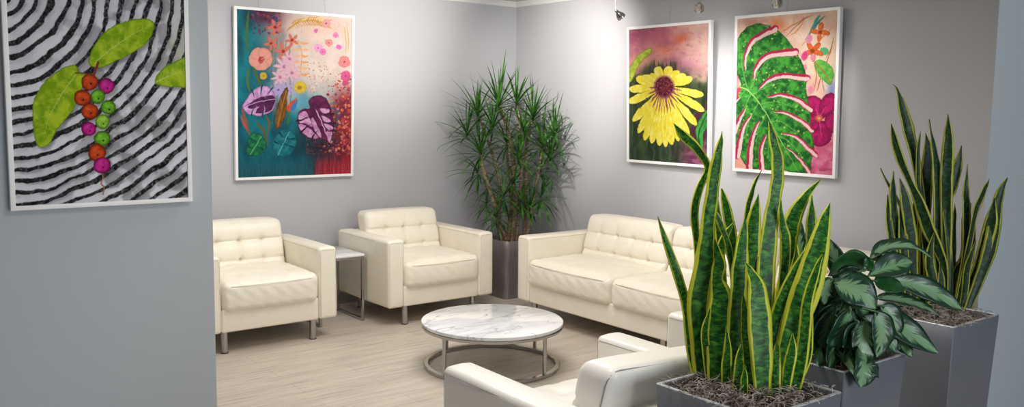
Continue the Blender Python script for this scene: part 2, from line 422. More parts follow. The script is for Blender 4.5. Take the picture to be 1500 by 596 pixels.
    for x in lx:
        for y in (0.05, D-0.06):
            bm = bmesh.new(); lathe(bm, [(0, 0.004), (0.023, 0.004), (0.023, 0.16), (0, 0.16)], 24, (x, y, 0))
            lg = build('leg', bm, M_chrome, t)
            bm = bmesh.new(); lathe(bm, [(0, 0), (0.026, 0), (0.026, 0.006), (0, 0.006)], 20, (x, y, 0)); build('foot_pad', bm, M_rubber, lg)
    return t
GA = 'cream and white leather armchairs'
seat('armchair', 'cream tufted leather armchair half hidden behind the grey partition wall', 'armchair', 0.70, 1, (2.355, 5.68, 0), 0, GA, M_leather, M_seam)
seat('armchair', 'cream tufted leather armchair between the small side table and the corner plant', 'armchair', 0.70, 1, (3.757, 5.68, 0), 0, GA, M_leather, M_seam)
seat('armchair', 'white leather armchair in the foreground with its back to us, nearest the round table', 'armchair', 0.68, 1, (2.315, 2.78, 0), PI, GA, M_leather2, M_seam2, slump=(-2.5, -3.5, -0.012))
seat('armchair', 'white leather armchair mostly hidden behind the foreground snake plant', 'armchair', 0.70, 1, (3.735, 2.90, 0), PI, GA, M_leather2, M_seam2)
seat('sofa', 'long cream tufted leather sofa along the right wall', 'sofa', 0.925, 3, (4.29, 5.42-0.14-0.925*1.5, 0), -PI/2, None, M_leather, M_seam, True)

# ------------------------------------------------------------------ tables
t = thing('coffee_table', 'round white marble coffee table on a chrome ring base', 'coffee table', (3.34, 4.47, 0), 0)
bm = bmesh.new(); R_ = 0.459
lathe(bm, [(0, 0.278), (R_-0.004, 0.278), (R_, 0.282), (R_, 0.297), (R_-0.001, 0.2995), (R_-0.004, 0.301), (0, 0.301)], 96); build('tabletop', bm, M_marble, t)
bm = bmesh.new(); lathe(bm, [(R_-0.03, 0.258), (R_-0.004, 0.258), (R_-0.002, 0.262), (R_-0.002, 0.276), (R_-0.03, 0.2775)], 96, closed=True); build('top_ring', bm, M_chrome, t)
bm = bmesh.new(); lathe(bm, [(0.415, 0), (0.440, 0), (0.443, 0.003), (0.443, 0.022), (0.440, 0.025), (0.415, 0.025), (0.412, 0.022), (0.412, 0.003)], 96, closed=True); build('base_ring', bm, M_chrome, t)
for a in (10, 100, 190, 283):
    x, y = 0.428*math.cos(math.radians(a)), 0.428*math.sin(math.radians(a))
    bm = bmesh.new(); tube(bm, [(x, y, 0.024), (x, y, 0.259)], 0.0125, 16); build('leg', bm, M_chrome, t)
t = thing('side_table', 'small chrome side table with marble top between the two armchairs', 'side table', (3.046, 6.22, 0), 0)
hx, hy, hz = 0.190, 0.225, 0.53
bm = bmesh.new(); bbox(bm, -hx, -hy, hz-0.018, hx, hy, hz, 0.003); build('tabletop', bm, M_marble, t)
bm = bmesh.new(); q = 0.011
for (x0, y0, x1, y1) in ((-hx, -hy, hx, -hy+2*q), (-hx, hy-2*q, hx, hy), (-hx, -hy+2*q, -hx+2*q, hy-2*q), (hx-2*q, -hy+2*q, hx, hy-2*q)):
    bbox(bm, x0, y0, hz-0.042, x1, y1, hz-0.0185, 0.002)
build('top_frame', bm, M_chrome, t)
for sx in (-1, 1):
    for sy in (-1, 1):
        x, y = sx*(hx-q), sy*(hy-q)
        bm = bmesh.new(); bbox(bm, x-q, y-q, 0.0, x+q, y+q, hz-0.0425, 0.002); build('leg', bm, M_chrome, t)
bm = bmesh.new()
for sx in (-1, 1): bbox(bm, sx*(hx-q)-q, -hy+2*q, 0, sx*(hx-q)+q, hy-2*q, 0.022, 0.002)
bbox(bm, -hx+2*q, hy-2*q, 0, hx-2*q, hy, 0.022, 0.002); build('base_bar', bm, M_chrome, t)

# ------------------------------------------------------------------ plants
def catmull(P, n):
    P = np.array(P, float); m_ = len(P)
    if m_ == 2: return P[0]+(P[1]-P[0])*np.linspace(0, 1, n)[:, None]
    Q = np.vstack([2*P[0]-P[1], P, 2*P[-1]-P[-2]]); out = []
    for s in np.linspace(0, m_-1-1e-9, n):
        i = int(s); t = s-i; a, b_, c, d = Q[i:i+4]
        out.append(0.5*((2*b_)+(c-a)*t+(2*a-5*b_+4*c-d)*t*t+(3*b_-a-3*c+d)*t**3))
    return np.array(out)
def ribbon(bm, uvl, P, hw, side, fold=0.15, thick=0.0, across=4, wave=0.0, mi=0, twist=0.0):
    """leaf blade along P (n x 3) with half-widths hw; side = vector roughly across the blade"""
    n = len(P); rows = []; back = []
    ph = random.random()*6
    for i in range(n):
        t = P[min(i+1, n-1)]-P[max(i-1, 0)]; t = t/(np.linalg.norm(t)+1e-9)
        s = side[i] if isinstance(side, (list, np.ndarray)) and np.ndim(side) == 2 else side
        s = s-t*(s @ t); s = s/(np.linalg.norm(s)+1e-9)
        nr = np.cross(t, s)
        if twist:
            a = twist*i/(n-1); s = s*math.cos(a)+nr*math.sin(a); nr = np.cross(t, s)
        row = []; rb = []
        for k in range(across+1):
            u = k/across; x = (u-0.5)*2
            off = fold*abs(x)*hw[i] + wave*math.sin(i*0.9+ph+(2 if x > 0 else 0))*x*x
            p = P[i]+s*x*hw[i]+nr*off
            row.append(bm.verts.new(p))
            if thick and 0 < k < across: rb.append(bm.verts.new(p-nr*thick*(1-0.3*abs(x))*min(1, hw[i]/0.006)))
        rows.append(row); back.append(rb)
    def quad(a, b_, c, d, uv):
        try: f = bm.faces.new((a, b_, c, d))
        except ValueError: return
        f.material_index = mi
        for l, q in zip(f.loops, uv): l[uvl].uv = q
    for i in range(n-1):
        v0, v1 = i/(n-1), (i+1)/(n-1)
        for k in range(across):
            quad(rows[i][k], rows[i][k+1], rows[i+1][k+1], rows[i+1][k], ((k/across, v0), ((k+1)/across, v0), ((k+1)/across, v1), (k/across, v1)))
        if thick:
            A = [rows[i][0]]+back[i]+[rows[i][-1]]; B = [rows[i+1][0]]+back[i+1]+[rows[i+1][-1]]
            for k in range(across):
                quad(A[k+1], A[k], B[k], B[k+1], (((k+1)/across, v0), (k/across, v0), (k/across, v1), ((k+1)/across, v1)))
def mesh_leaf(name, bm, m_, parent):
    me = bpy.data.meshes.new(name); bm.to_mesh(me); bm.free(); me.polygons.foreach_set('use_smooth', [True]*len(me.polygons))
    return link(name, me, m_, parent)
def attach(o, root):
    """children are modelled in world space; keep them there under a root standing elsewhere"""
    o.parent = root; o.matrix_parent_inverse = Matrix.Translation(root.location).inverted()
def planter(root, cx, cy, sx, sy, h, taper=0.82, m_=None, rounded=0.0):
    def ring(bm, z, inset, tp):
        k = tp; a, b_ = (sx/2-inset)*k, (sy/2-inset)*k; r = max(0.004, rounded-inset)*k; out = []
        nn = 7 if rounded else 2
        for (qx, qy, a0) in ((1, 1, 0), (-1, 1, 90), (-1, -1, 180), (1, -1, 270)):
            for i in range(nn):
                an = math.radians(a0+i*90/(nn-1)); out.append(bm.verts.new((cx+qx*(a-r)+r*math.cos(an), cy+qy*(b_-r)+r*math.sin(an), z)))
        return out
    bm = bmesh.new()
    rs = [ring(bm, 0, 0, taper)]
    for z in (0.25, 0.5, 0.75): rs.append(ring(bm, h*z, 0, taper+(1-taper)*z))
    rs += [ring(bm, h-0.003, 0, 1), ring(bm, h, 0.002, 1), ring(bm, h, 0.011, 1), ring(bm, h-0.004, 0.013, 1), ring(bm, h-0.10, 0.02, 1)]
    for i in range(len(rs)-1):
        A, B = rs[i], rs[i+1]; n = len(A)
        for k in range(n):
            f = bm.faces.new((A[k], A[(k+1) % n], B[(k+1) % n], B[k])); f.material_index = 1 if i in (4, 5, 6) else 0
    bm.faces.new(rs[0][::-1]); 
    o = build('planter', bm, [m_ or M_planter, M_rim if not rounded else M_brushed], root); o.parent = None; attach(o, root)
    bm = bmesh.new(); n = 14; g = {}
    for i in range(n+1):
        for j in range(n+1):
            x, y = (i/n-0.5)*2, (j/n-0.5)*2
            hgt = h-0.045+0.02*(1-x*x)*(1-y*y)+random.uniform(-0.006, 0.006)
            rr = 1.0
            if rounded and abs(x) > 0.8 and abs(y) > 0.8: rr = 0.95
            g[i, j] = bm.verts.new((cx+x*(sx/2-0.016)*rr, cy+y*(sy/2-0.016)*rr, hgt))
    for i in range(n):
        for j in range(n): bm.faces.new((g[i, j], g[i+1, j], g[i+1, j+1], g[i, j+1]))
    o = build('soil', bm, M_mulch if rounded else M_soil, root); o.parent = None; attach(o, root)
def moss(root, cx, cy, sx, sy, h, n, over=0.02):
    bm = bmesh.new()
    for _ in range(n):
        x, y = cx+random.uniform(-1, 1)*(sx/2-0.012), cy+random.uniform(-1, 1)*(sy/2-0.012)
        edge = max(abs(x-cx)/(sx/2), abs(y-cy)/(sy/2))
        z = h-0.022+random.uniform(0, 0.045)*(1.1-edge*0.6)
        a = random.uniform(0, 2*PI); L = random.uniform(0.03, 0.11); cur = random.uniform(-30, 30); el = random.uniform(-0.2, 0.6)
        pts = []; st = L/7
        for i in range(8):
            pts.append((x, y, z)); x += math.cos(a)*st*math.cos(el); y += math.sin(a)*st*math.cos(el); z += math.sin(el)*st; a += cur*st*2+random.uniform(-.35, .35); el -= 0.22+random.uniform(-.1, .1)
            if z < h-0.035: z = h-0.035; el = abs(el)*0.5
            if abs(x-cx) > sx/2-0.004 or abs(y-cy) > sy/2-0.004: z = max(z, h+0.003)
        r = random.uniform(0.0008, 0.0016)
        tube(bm, pts, [r]*7+[r*0.4], 3)
    o = build('spanish_moss', bm, M_moss, root); o['kind'] = 'stuff'; o.parent = None; attach(o, root)
def fwd(P): return float((np.array(P)-CAM) @ _fh)
def soil_depth(x, y, z, box_):
    """distance at which the line of sight meets the soil, kept inside the pot"""
    d = ray(x, y); P = CAM+d*((z-CAM[2])/d[2])
    x0, y0, x1, y1 = box_
    return fwd((min(max(P[0], x0), x1), min(max(P[1], y0), y1), z))
VIEWSIDE = np.array([_r0[0], _r0[1], 0.0])
def snake_leaf(root, pts, bx, h, m_, dz=None, tw=None, inset=0.03):
    """pts from base to tip: (photo x, photo y, width)"""
    x0, y0, x1, y1 = bx[0]+inset, bx[1]+inset, bx[2]-inset, bx[3]-inset
    D0 = soil_depth(pts[0][0], pts[0][1], h-0.04, (x0, y0, x1, y1))
    n = len(pts); lean = random.uniform(-0.05, 0.09) if dz is None else dz
    P = []; W = []
    y_b, y_t = pts[0][1], pts[-1][1]
    for i, (px, py, w_) in enumerate(pts):
        t = (y_b-py)/max(1, y_b-y_t); D = D0+lean*t*t
        P.append(at(px, py, D)); W.append(max(w_*1.12, 0.8)*D/FPX/2)
    # root the blade in the pot
    b0 = P[0].copy(); b0[2] = h-0.06; b0[0] = min(max(b0[0], x0), x1); b0[1] = min(max(b0[1], y0), y1)
    if P[0][2] > h+0.01: P.insert(0, b0); W.insert(0, W[0]*0.8)
    else: P[0] = b0
    nseg = max(16, int(len(P)*5))
    C_ = catmull([list(p)+[w_] for p, w_ in zip(P, W)], nseg)
    hw = np.maximum(C_[:, 3], 0.0006)
    # keep the blade above the pot wall clear of it
    bm = bmesh.new(); uvl = bm.loops.layers.uv.new('UVMap')
    yaw = random.uniform(-0.5, 0.5) if tw is None else tw
    side = VIEWSIDE*math.cos(yaw)+np.array([_fh[0], _fh[1], 0])*math.sin(yaw)
    hw = hw/max(0.6, math.cos(yaw))
    ribbon(bm, uvl, C_[:, :3], hw, side, fold=random.choice((-1, 1))*random.uniform(0.12, 0.3), thick=0.0025, across=6, wave=0.0022)
    o = mesh_leaf('leaf', bm, m_, None); attach(o, root)
H_ = 0.78
# --- foreground snake plant
BX = (2.083, 1.487, 2.503, 1.898)
root = thing('potted_snake_plant', 'tall yellow-edged snake plant in the nearest square grey planter, in front of the white armchairs', 'potted plant', ((BX[0]+BX[2])/2, (BX[1]+BX[3])/2, 0), 0)
planter(root, (BX[0]+BX[2])/2, (BX[1]+BX[3])/2, BX[2]-BX[0], BX[3]-BX[1], H_)
FRONT = [
 [(1018,548,14),(1018,539,14),(1011,493,15),(1006,451,13),(997,416,13),(985,380,12),(973,346,8),(963.5,317,1)],
 [(1030,560,24),(1027,511,27),(1025,440,32),(1034,388,30),(1038,335,22),(1044,286,20),(1050,240,17),(1055,212,9),(1058,192,1)],
 [(1040,545,12),(1028,430,11),(1021,352,10),(1017,311,11),(1025,275,10),(1037,246,9),(1022,219,12),(1001,198,13),(987,181,1)],
 [(1062,548,12),(1058,400,12),(1054,340,12),(1049,300,10),(1044,280,7),(1041,265,1)],
 [(1088,545,14),(1080,420,14),(1073,350,13),(1067,318,13),(1062,295,10),(1057,276,2)],
 [(1082,556,9),(1075,420,10),(1069,378,10),(1063,350,9),(1050,318,8),(1040,300,5),(1036,288,1)],
 [(1052,560,12),(1046,440,14),(1052,385,14),(1061,350,11),(1069,335,6),(1076,324,1)],
 [(1024,555,10),(1022,440,12),(1028,385,12),(1036,355,9),(1045,331,1)],
 [(1048,572,18),(1048,535,22),(1049,500,27),(1052,470,29),(1055,432,27),(1050,410,17),(1053,388,18),(1050,368,10),(1045,345,1)],
 [(1041,568,8),(1037,530,11),(1033,486,10),(1040,452,2)],
 [(1074,575,20),(1075,500,25),(1079,440,27),(1083,385,25),(1087,350,17),(1092,311,1)],
 [(1094,566,22),(1098,450,22),(1102,360,22),(1105,320,18),(1111,284,1)],
 [(1099,552,8),(1096,420,9),(1094,340,9),(1095,308,8),(1101,283,7),(1108,263,4),(1116,249,1)],
 [(1113,570,22),(1119,430,28),(1123,367,27),(1128,325,23),(1134,290,20),(1138,262,19),(1138,233,18),(1132,203,13),(1126,178,2)],
 [(1141,556,12),(1147,420,14),(1151,358,15),(1147,330,11),(1144,310,6),(1144,292,1)],
 [(1148,552,10),(1151,440,14),(1156,368,17),(1158,338,22),(1166,311,19),(1183,284,10),(1203,262,1)],
 [(1166,552,14),(1178,430,15),(1186,360,18),(1187,318,16),(1189,286,1)],
 [(1136,578,12),(1149,515,20),(1170,455,36),(1187,405,36),(1200,355,26),(1208,322,15),(1216,297,1)],
 [(1114,590,22),(1116,560,26),(1114,511,33),(1111,458,33),(1108,420,24),(1099,398,12),(1091,383,1)],
 [(1099,580,14),(1096,530,17),(1092,470,14),(1088,430,1)],
 [(1160,580,14),(1171,540,17),(1178,490,16),(1183,440,14),(1196,395,9),(1205,372,1)],
 [(1120,575,10),(1130,500,15),(1142,450,17),(1160,410,16),(1176,378,11),(1196,350,1)],
 [(1124,560,12),(1126,480,14),(1127,430,14),(1124,402,9),(1121,385,1)],
 [(1140,555,12),(1146,470,13),(1156,420,13),(1163,390,8),(1167,362,1)],
 [(1148,588,10),(1154,545,14),(1160,515,13),(1161,488,1)],
 [(1136,590,13),(1136,535,14),(1138,512,9),(1138,498,1)],
 [(1078,585,12),(1082,545,14),(1084,520,10),(1087,502,1)],
 [(1088,588,11),(1090,560,11),(1091,534,1)],
 [(1172,560,8),(1182,528,9),(1186,486,8),(1190,438,1)],
 [(1066,580,13),(1064,540,14),(1066,510,10),(1064,478,1)],
]
random.seed(11)
for L in FRONT: snake_leaf(root, L, BX, H_, M_snake)
for k in range(16):
    x = random.uniform(1030, 1180); yb = random.uniform(545, 556); yt = random.uniform(345, 450); dx = random.uniform(-12, 16)*(1 if x > 1080 else -0.6)
    w_ = random.uniform(12, 20)
    snake_leaf(root, [(x, yb, w_*0.7), (x+dx*0.2, yb-60, w_), (x+dx*0.55, (yb+yt)/2, w_), (x+dx*0.8, yt+35, w_*0.7), (x+dx, yt, 1)], BX, H_, M_snake, dz=0.1)
moss(root, 2.293, 1.6925, 0.42, 0.411, H_, 800)
# --- far snake plant
BX = (3.663, 1.688, 4.083, 2.058)
root = thing('potted_snake_plant', 'darker snake plant in the farthest tall planter, by the blue-grey wall at right', 'potted plant', ((BX[0]+BX[2])/2, (BX[1]+BX[3])/2, 0), 0)
planter(root, (BX[0]+BX[2])/2, (BX[1]+BX[3])/2, BX[2]-BX[0], BX[3]-BX[1], H_, 0.84)
FAR = [
 [(1362,455,10),(1356,380,12),(1350,310,12),(1344,255,13),(1334,210,16),(1326,178,17),(1319,150,11),(1314,131,3),(1307,123,1)],
 [(1392,455,8),(1383,395,9),(1374,365,12),(1360,335,15),(1348,300,13),(1336,272,8),(1325,248,9),(1317,228,10),(1310,203,8),(1305.5,181,1)],
 [(1336,452,10),(1334,370,10),(1326,320,7),(1312,288,5),(1300,268,4),(1289.5,246,1)],
 [(1314,456,12),(1312,400,14),(1311,330,15),(1308,280,11),(1309,250,1)],
 [(1336,458,14),(1336,400,17),(1333,340,18),(1325,290,14),(1318,261,1)],
 [(1350,450,8),(1348,360,9),(1345,280,8),(1344,225,7),(1348,192,1)],
 [(1352,455,12),(1353,360,14),(1355,290,17),(1358,246,18),(1359,220,13),(1356,195,1)],
 [(1376,455,10),(1374,360,13),(1374,270,16),(1371,231,13),(1365,200,6),(1361,174,1)],
 [(1386,455,10),(1386,360,13),(1386,270,15),(1388,230,15),(1389,199,11),(1388.5,167,1)],
 [(1398,455,9),(1392,380,9),(1385,320,6),(1388,300,9),(1396,272,15),(1403,243,14),(1408.7,213,1)],
 [(1408,452,10),(1413,380,12),(1415,311,12),(1414,281,10),(1417,240,1)],
 [(1404,455,9),(1416,370,10),(1427,312,11),(1438,283,12),(1449,261,1)],
 [(1420,456,10),(1432,417,15),(1447,378,20),(1456,340,21),(1461,303,16),(1467,278,11),(1476,260,1)],
 [(1412,452,9),(1430,400,12),(1444,355,15),(1452,322,14),(1457,290,1)],
 [(1412,458,8),(1413,430,9),(1418,390,9),(1430,352,1)],
 [(1330,460,12),(1326,400,14),(1321,340,14),(1318,300,1)],
 [(1366,460,12),(1368,420,13),(1362,380,12),(1368,340,1)],
 [(1376,460,11),(1378,420,13),(1377,385,1)],
 [(1318,460,10),(1320,420,11),(1310,370,10),(1302,320,8),(1300,285,1)],
]
random.seed(5)
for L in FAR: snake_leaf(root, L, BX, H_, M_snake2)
for k in range(24):
    x = random.uniform(1316, 1412); yb = 450; yt = random.uniform(268, 375); dx = (x-1362)*0.3+random.uniform(-12, 12); w_ = random.uniform(8, 13); q = random.uniform(-10, 10)
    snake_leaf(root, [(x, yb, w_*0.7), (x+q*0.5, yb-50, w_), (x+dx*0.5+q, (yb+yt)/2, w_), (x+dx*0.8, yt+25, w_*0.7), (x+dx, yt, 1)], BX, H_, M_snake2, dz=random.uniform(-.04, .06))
moss(root, 3.873, 1.873, 0.42, 0.37, H_, 620)
# --- aglaonema
BX = (2.70, 1.60, 3.11, 1.94)
root = thing('potted_chinese_evergreen', 'leafy plant with silver-patterned dark green leaves between the two snake plants', 'potted plant', (2.9, 1.80, 0), 0)
planter(root, 2.905, 1.77, 0.41, 0.34, H_, 0.80)
PC = np.array([2.88, 1.82, H_-0.05])
def broad(pts, m_, D=3.25, wpx=30, yaw=0.3, fold=0.25, dD=0.0, stalk=True, pk=0.42):
    """pts: midrib from base to tip in photo coordinates"""
    n = 22; dpt = [D+dD*i/(len(pts)-1) for i in range(len(pts))]
    Q = catmull([(x, y, d) for (x, y), d in zip(pts, dpt)], n); wm = wpx*0.5*D/FPX
    # blades that droop below the rim hang outside the planter
    for i in range(n):
        for _ in range(60):
            p = at(*Q[i]); g = 0.012+0.6*wm
            if p[2] < H_+0.015 and BX[0]-g < p[0] < BX[2]+g and BX[1]-g < p[1] < BX[3]+g: Q[i, 2] -= 0.01
            else: break
    for _ in range(3): Q[1:-1, 2] = np.minimum(Q[1:-1, 2], (Q[:-2, 2]+Q[2:, 2])/2)
    Q[0, 2] = max(Q[0, 2], Q[1, 2]); P = np.array([at(*q) for q in Q])
    hw = []
    for i in range(n):
        t = i/(n-1); w_ = math.sin(PI*min(1, t**(math.log(0.5)/math.log(pk))))**0.75 if 0 < t < 1 else 0
        hw.append(max(0.0006, w_*wpx*1.34*D/FPX/2))
    # vector across the blade as seen, tilted away by yaw
    t = P[-1]-P[0]; t /= np.linalg.norm(t); acr = np.cross(t, _f); acr /= np.linalg.norm(acr)
    side = acr*math.cos(yaw)+_f*math.sin(yaw)
    bm = bmesh.new(); uvl = bm.loops.layers.uv.new('UVMap')
    ribbon(bm, uvl, P, np.array(hw)/max(0.5, math.cos(yaw)), side, fold=fold, thick=0.0012, across=8, wave=0.003)
    o = mesh_leaf('leaf', bm, m_, None); attach(o, root)
    if stalk:
        b0 = PC+np.array([random.uniform(-.06, .06), random.uniform(-.06, .06), 0]); e = P[0]
        mid = (b0+e)/2; mid[2] = max(b0[2], e[2])*0.6+mid[2]*0.4+0.03
        bm = bmesh.new(); tube(bm, catmull([b0, mid, e, P[2]], 12), [0.006-0.0003*i for i in range(12)], 6)
        o = build('leaf_stalk', bm, M_petiole, None); attach(o, root)
random.seed(3)
broad([(1270,394),(1252,384),(1232,384),(1212,404)], M_agl3, 3.24, 30, 0.5, 0.3, -0.05, pk=0.5)
broad([(1268,396),(1272,388),(1269,374)], M_agl3, 3.2, 13, 0.3)
broad([(1222,415),(1240,420),(1262,430),(1283,452)], M_agl, 3.12, 40, 0.2, 0.15, -0.05, pk=0.5)
broad([(1262,398),(1245,402),(1230,408),(1214,414)], M_agl2, 3.22, 24, 0.3, 0.2)
broad([(1219,408),(1211,418),(1208,432),(1207,446)], M_agl, 3.13, 28, 0.3)
broad([(1275,380),(1298,363),(1335,362),(1367,379)], M_agl, 3.3, 12, 0.9, 0.4, 0.1)
broad([(1276,384),(1282,381),(1288,386),(1287,398)], M_agl, 3.3, 16, 0.4)
broad([(1270,405),(1290,396),(1314,388),(1337,384)], M_agl2, 3.25, 27, 0.5, 0.3, 0.02, pk=0.6)
broad([(1296,411),(1330,415),(1370,430),(1411,454)], M_agl, 3.3, 26, 0.4, 0.2, 0.05, pk=0.55)
broad([(1280,412),(1300,416),(1325,424)], M_agl3, 3.24, 22, 0.6, 0.2)
broad([(1283,436),(1315,438),(1350,448),(1376,462)], M_agl, 3.3, 13, 0.8, 0.2)
broad([(1279,450),(1300,468),(1335,490),(1374,517)], M_agl, 3.15, 32, 0.5, 0.2, 0.03, pk=0.5)
broad([(1284,488),(1300,492),(1318,500),(1337,523)], M_agl, 3.17, 24, 0.4, 0.2, pk=0.5)
broad([(1268,468),(1266,490),(1264,515),(1262,536)], M_agl, 3.06, 38, 0.15, 0.2, -0.03)
broad([(1230,466),(1231,490),(1238,520),(1250,549)], M_agl, 3.1, 30, 0.35, 0.2, -0.03)
broad([(1268,512),(1268,530),(1264,550),(1261,568)], M_agl, 3.1, 34, 0.2, 0.2)
broad([(1226,452),(1212,478),(1202,508),(1196,537)], M_agl2, 3.12, 40, 0.4, 0.2)
broad([(1240,450),(1228,475),(1220,500),(1214,525)], M_agl2, 3.18, 34, 0.4, 0.2)
broad([(1252,446),(1250,470),(1252,495),(1256,520)], M_agl2, 3.2, 34, 0.3, 0.2)
broad([(1178,402),(1170,372),(1166,345),(1172,322)], M_agl, 3.4, 26, 0.3, 0.2)
broad([(1230,412),(1228,390),(1220,368),(1212,348)], M_agl, 3.3, 20, 0.4, 0.2)
broad([(1178,425),(1172,405),(1166,388),(1162,370)], M_agl3, 3.35, 22, 0.3, 0.2)
broad([(1300,450),(1285,470),(1280,490),(1284,506)], M_agl2, 3.2, 26, 0.3, 0.2)
broad([(1222,440),(1206,452),(1194,470),(1186,490)], M_agl2, 3.2, 32, 0.4, 0.2)
broad([(1262, 462), (1282, 478), (1300, 496), (1312, 516)], M_agl2, 3.12, 30, 0.4, 0.2, pk=0.5)
broad([(1246, 452), (1236, 478), (1222, 508), (1214, 540)], M_agl2, 3.06, 34, 0.3, 0.2)
broad([(1232, 446), (1214, 462), (1200, 486), (1190, 516)], M_agl, 3.14, 32, 0.4, 0.2)
broad([(1290, 448), (1302, 462), (1308, 482), (1306, 506)], M_agl, 3.14, 30, 0.4, 0.2)
broad([(1282, 456), (1290, 478), (1290, 500), (1284, 524)], M_agl, 3.04, 32, 0.3, 0.2)
broad([(1256, 470), (1250, 490), (1246, 512), (1240, 536)], M_agl2, 3.05, 32, 0.3, 0.2)
broad([(1258, 430), (1262, 445), (1268, 462), (1278, 478)], M_agl2, 3.16, 30, 0.5, 0.2)
broad([(1236, 428), (1226, 440), (1214, 450), (1198, 462)], M_agl2, 3.16, 28, 0.5, 0.2)
moss(root, 2.905, 1.77, 0.41, 0.34, H_, 150)
# --- dragon tree in the corner
TC = (4.80, 6.17)
root = thing('potted_dragon_tree', 'bushy dragon tree in a brushed metal planter in the room corner', 'potted plant', (TC[0], TC[1], 0), 0)
planter(root, TC[0], TC[1], 0.40, 0.40, 0.51, 1.0, M_brushed, 0.055)
TD = fwd((TC[0], TC[1], 0))
random.seed(21)
TUFT = [ # photo x, y, leaf length (m), depth offset, droop, number
 (731,152,0.44,0.0,0.5,60),(700,168,0.38,-0.02,0.8,50),(757,150,0.36,-0.05,0.7,50),(781,172,0.40,0.0,0.8,55),(795,212,0.38,-0.08,0.8,50),
 (704,222,0.40,-0.10,0.8,55),(742,208,0.34,0.08,0.9,40),(768,196,0.34,-0.12,0.9,45),(752,268,0.30,-0.05,1.0,44),(727,316,0.24,-0.10,1.0,34),
 (776,304,0.34,-0.08,0.9,36),(716,270,0.28,0.08,1.1,26),(792,250,0.30,0.02,1.0,34),(763,292,0.24,-0.15,1.0,30),(722,186,0.34,-0.14,0.8,44),(812,196,0.34,-0.06,0.8,36),(684,196,0.34,-.06,0.9,36),(806,232,0.34,-0.1,0.9,36),(738,286,0.28,-.16,1.0,36),(792,288,0.32,-.12,1.0,34),(700,250,0.32,-.02,1.0,30),(760,232,0.32,-.16,0.9,44),(712,296,.24,-.05,1.1,24)]
def clampw(p):
    p[0] = min(p[0], XB-0.012-random.uniform(0, .01)); p[1] = min(p[1], YA-0.012-random.uniform(0, .01)); return p
for (px, py, L, dd, droop, nl) in TUFT:
    c = clampw(at(px, py, TD+dd)); bm = bmesh.new(); uvl = bm.loops.layers.uv.new('UVMap')
    nl = int(nl*0.88)
    for k in range(nl):
        az = k*2.39996+random.uniform(-.2, .2); el = math.radians(88-108*(k/nl)**0.8+random.uniform(-10, 10)) if droop < 1 else math.radians(70-115*(k/nl)**0.8+random.uniform(-12, 12))
        l = L*1.12*random.uniform(0.72, 1.08)*(0.85+0.15*math.sin(k)); p = np.array(c)+np.array([0, 0, -0.05*(k/nl)])
        pts = []; st = l/8; e = el
        # keep blades heading into a wall short of it
        for i in range(9):
            pts.append(clampw(p.copy())); p = p+np.array([math.cos(az)*math.cos(e), math.sin(az)*math.cos(e), math.sin(e)])*st
            e -= droop*0.085*max(0.15, math.cos(e))
        pts = np.array(pts); hw = [0.008*min(1, 0.55+i*0.25)*(1 if i < 5 else (1-(i-5)/3.3)) for i in range(9)]
        hw = np.maximum(hw, 0.0005)*random.uniform(0.8, 1.15)
        ribbon(bm, uvl, pts, hw, np.array([-math.sin(az), math.cos(az), 0.0]), fold=0.35, across=2)
    o = mesh_leaf('leaf_cluster', bm, M_drac, None); attach(o, root)
def cane(pts, r0, r1):
    P = [at(x, y, TD+d) for x, y, d in pts]; b0 = P[0].copy()
    b0[0] = min(max(b0[0], TC[0]-.15), TC[0]+.15); b0[1] = min(max(b0[1], TC[1]-.15), TC[1]+.15); b0[2] = 0.45
    C_ = catmull([b0]+P, 20); bm = bmesh.new(); tube(bm, C_, list(np.linspace(r0, r1, 20)), 10)
    o = build('cane', bm, M_cane, None); attach(o, root)
cane([(738,350,-.02),(722,292,-.08),(708,250,-.1),(704,226,-.1)], 0.022, 0.015)
cane([(745,345,0),(753,268,0),(750,222,0),(742,185,0),(732,156,0)], 0.026, 0.016)
cane([(768,345,0.02),(771,264,0),(771,218,0),(779,178,0)], 0.022, 0.014)
cane([(730,345,0.05),(733,290,0.05),(728,250,0.04),(716,210,0.02),(702,172,-.02)], 0.015, 0.012)
cane([(757,348,0.0),(760,300,-0.03),(764,250,-.04),(762,190,-.05),(758,154,-.05)], 0.017, 0.012)
cane([(772,350,-.05),(778,310,-.08),(786,270,-.06),(794,216,-.08)], 0.018, 0.012)
cane([(742,352,-.08),(728,320,-.10)], 0.014, 0.010)
cane([(750,350,-.05),(754,300,-.05),(752,270,-.05)], 0.016, 0.012)
cane([(752,340,.0),(748,290,.05),(744,240,.08),(742,210,.08)], 0.015, 0.012)

# ------------------------------------------------------------------ framed paintings
_rng = np.random.default_rng(4)
_NT = _rng.random((6, 64, 64))
def vnoise(x, y, k=0):
    xi, yi = np.floor(x).astype(int), np.floor(y).astype(int); fx, fy = x-xi, y-yi; fx, fy = fx*fx*(3-2*fx), fy*fy*(3-2*fy)
    T = _NT[k % 6]; g = lambda a, b_: T[a % 64, b_ % 64]
    return (g(xi, yi)*(1-fx)+g(xi+1, yi)*fx)*(1-fy)+(g(xi, yi+1)*(1-fx)+g(xi+1, yi+1)*fx)*fy
def fbm(x, y, k=0): return (vnoise(x, y, k)+0.5*vnoise(2.1*x+7, 2.1*y, k+1)+0.25*vnoise(4.3*x, 4.3*y+3, k+2))/1.75
def closed_curve(P, n=6):
    P = np.array(P, float); out = []; m_ = len(P)
    for i in range(m_):
        a, b_, c, d = P[i-1], P[i], P[(i+1) % m_], P[(i+2) % m_]
        for t in np.arange(n)/n: out.append(0.5*((2*b_)+(c-a)*t+(2*a-5*b_+4*c-d)*t*t+(3*b_-a-3*c+d)*t**3))
    return np.array(out)
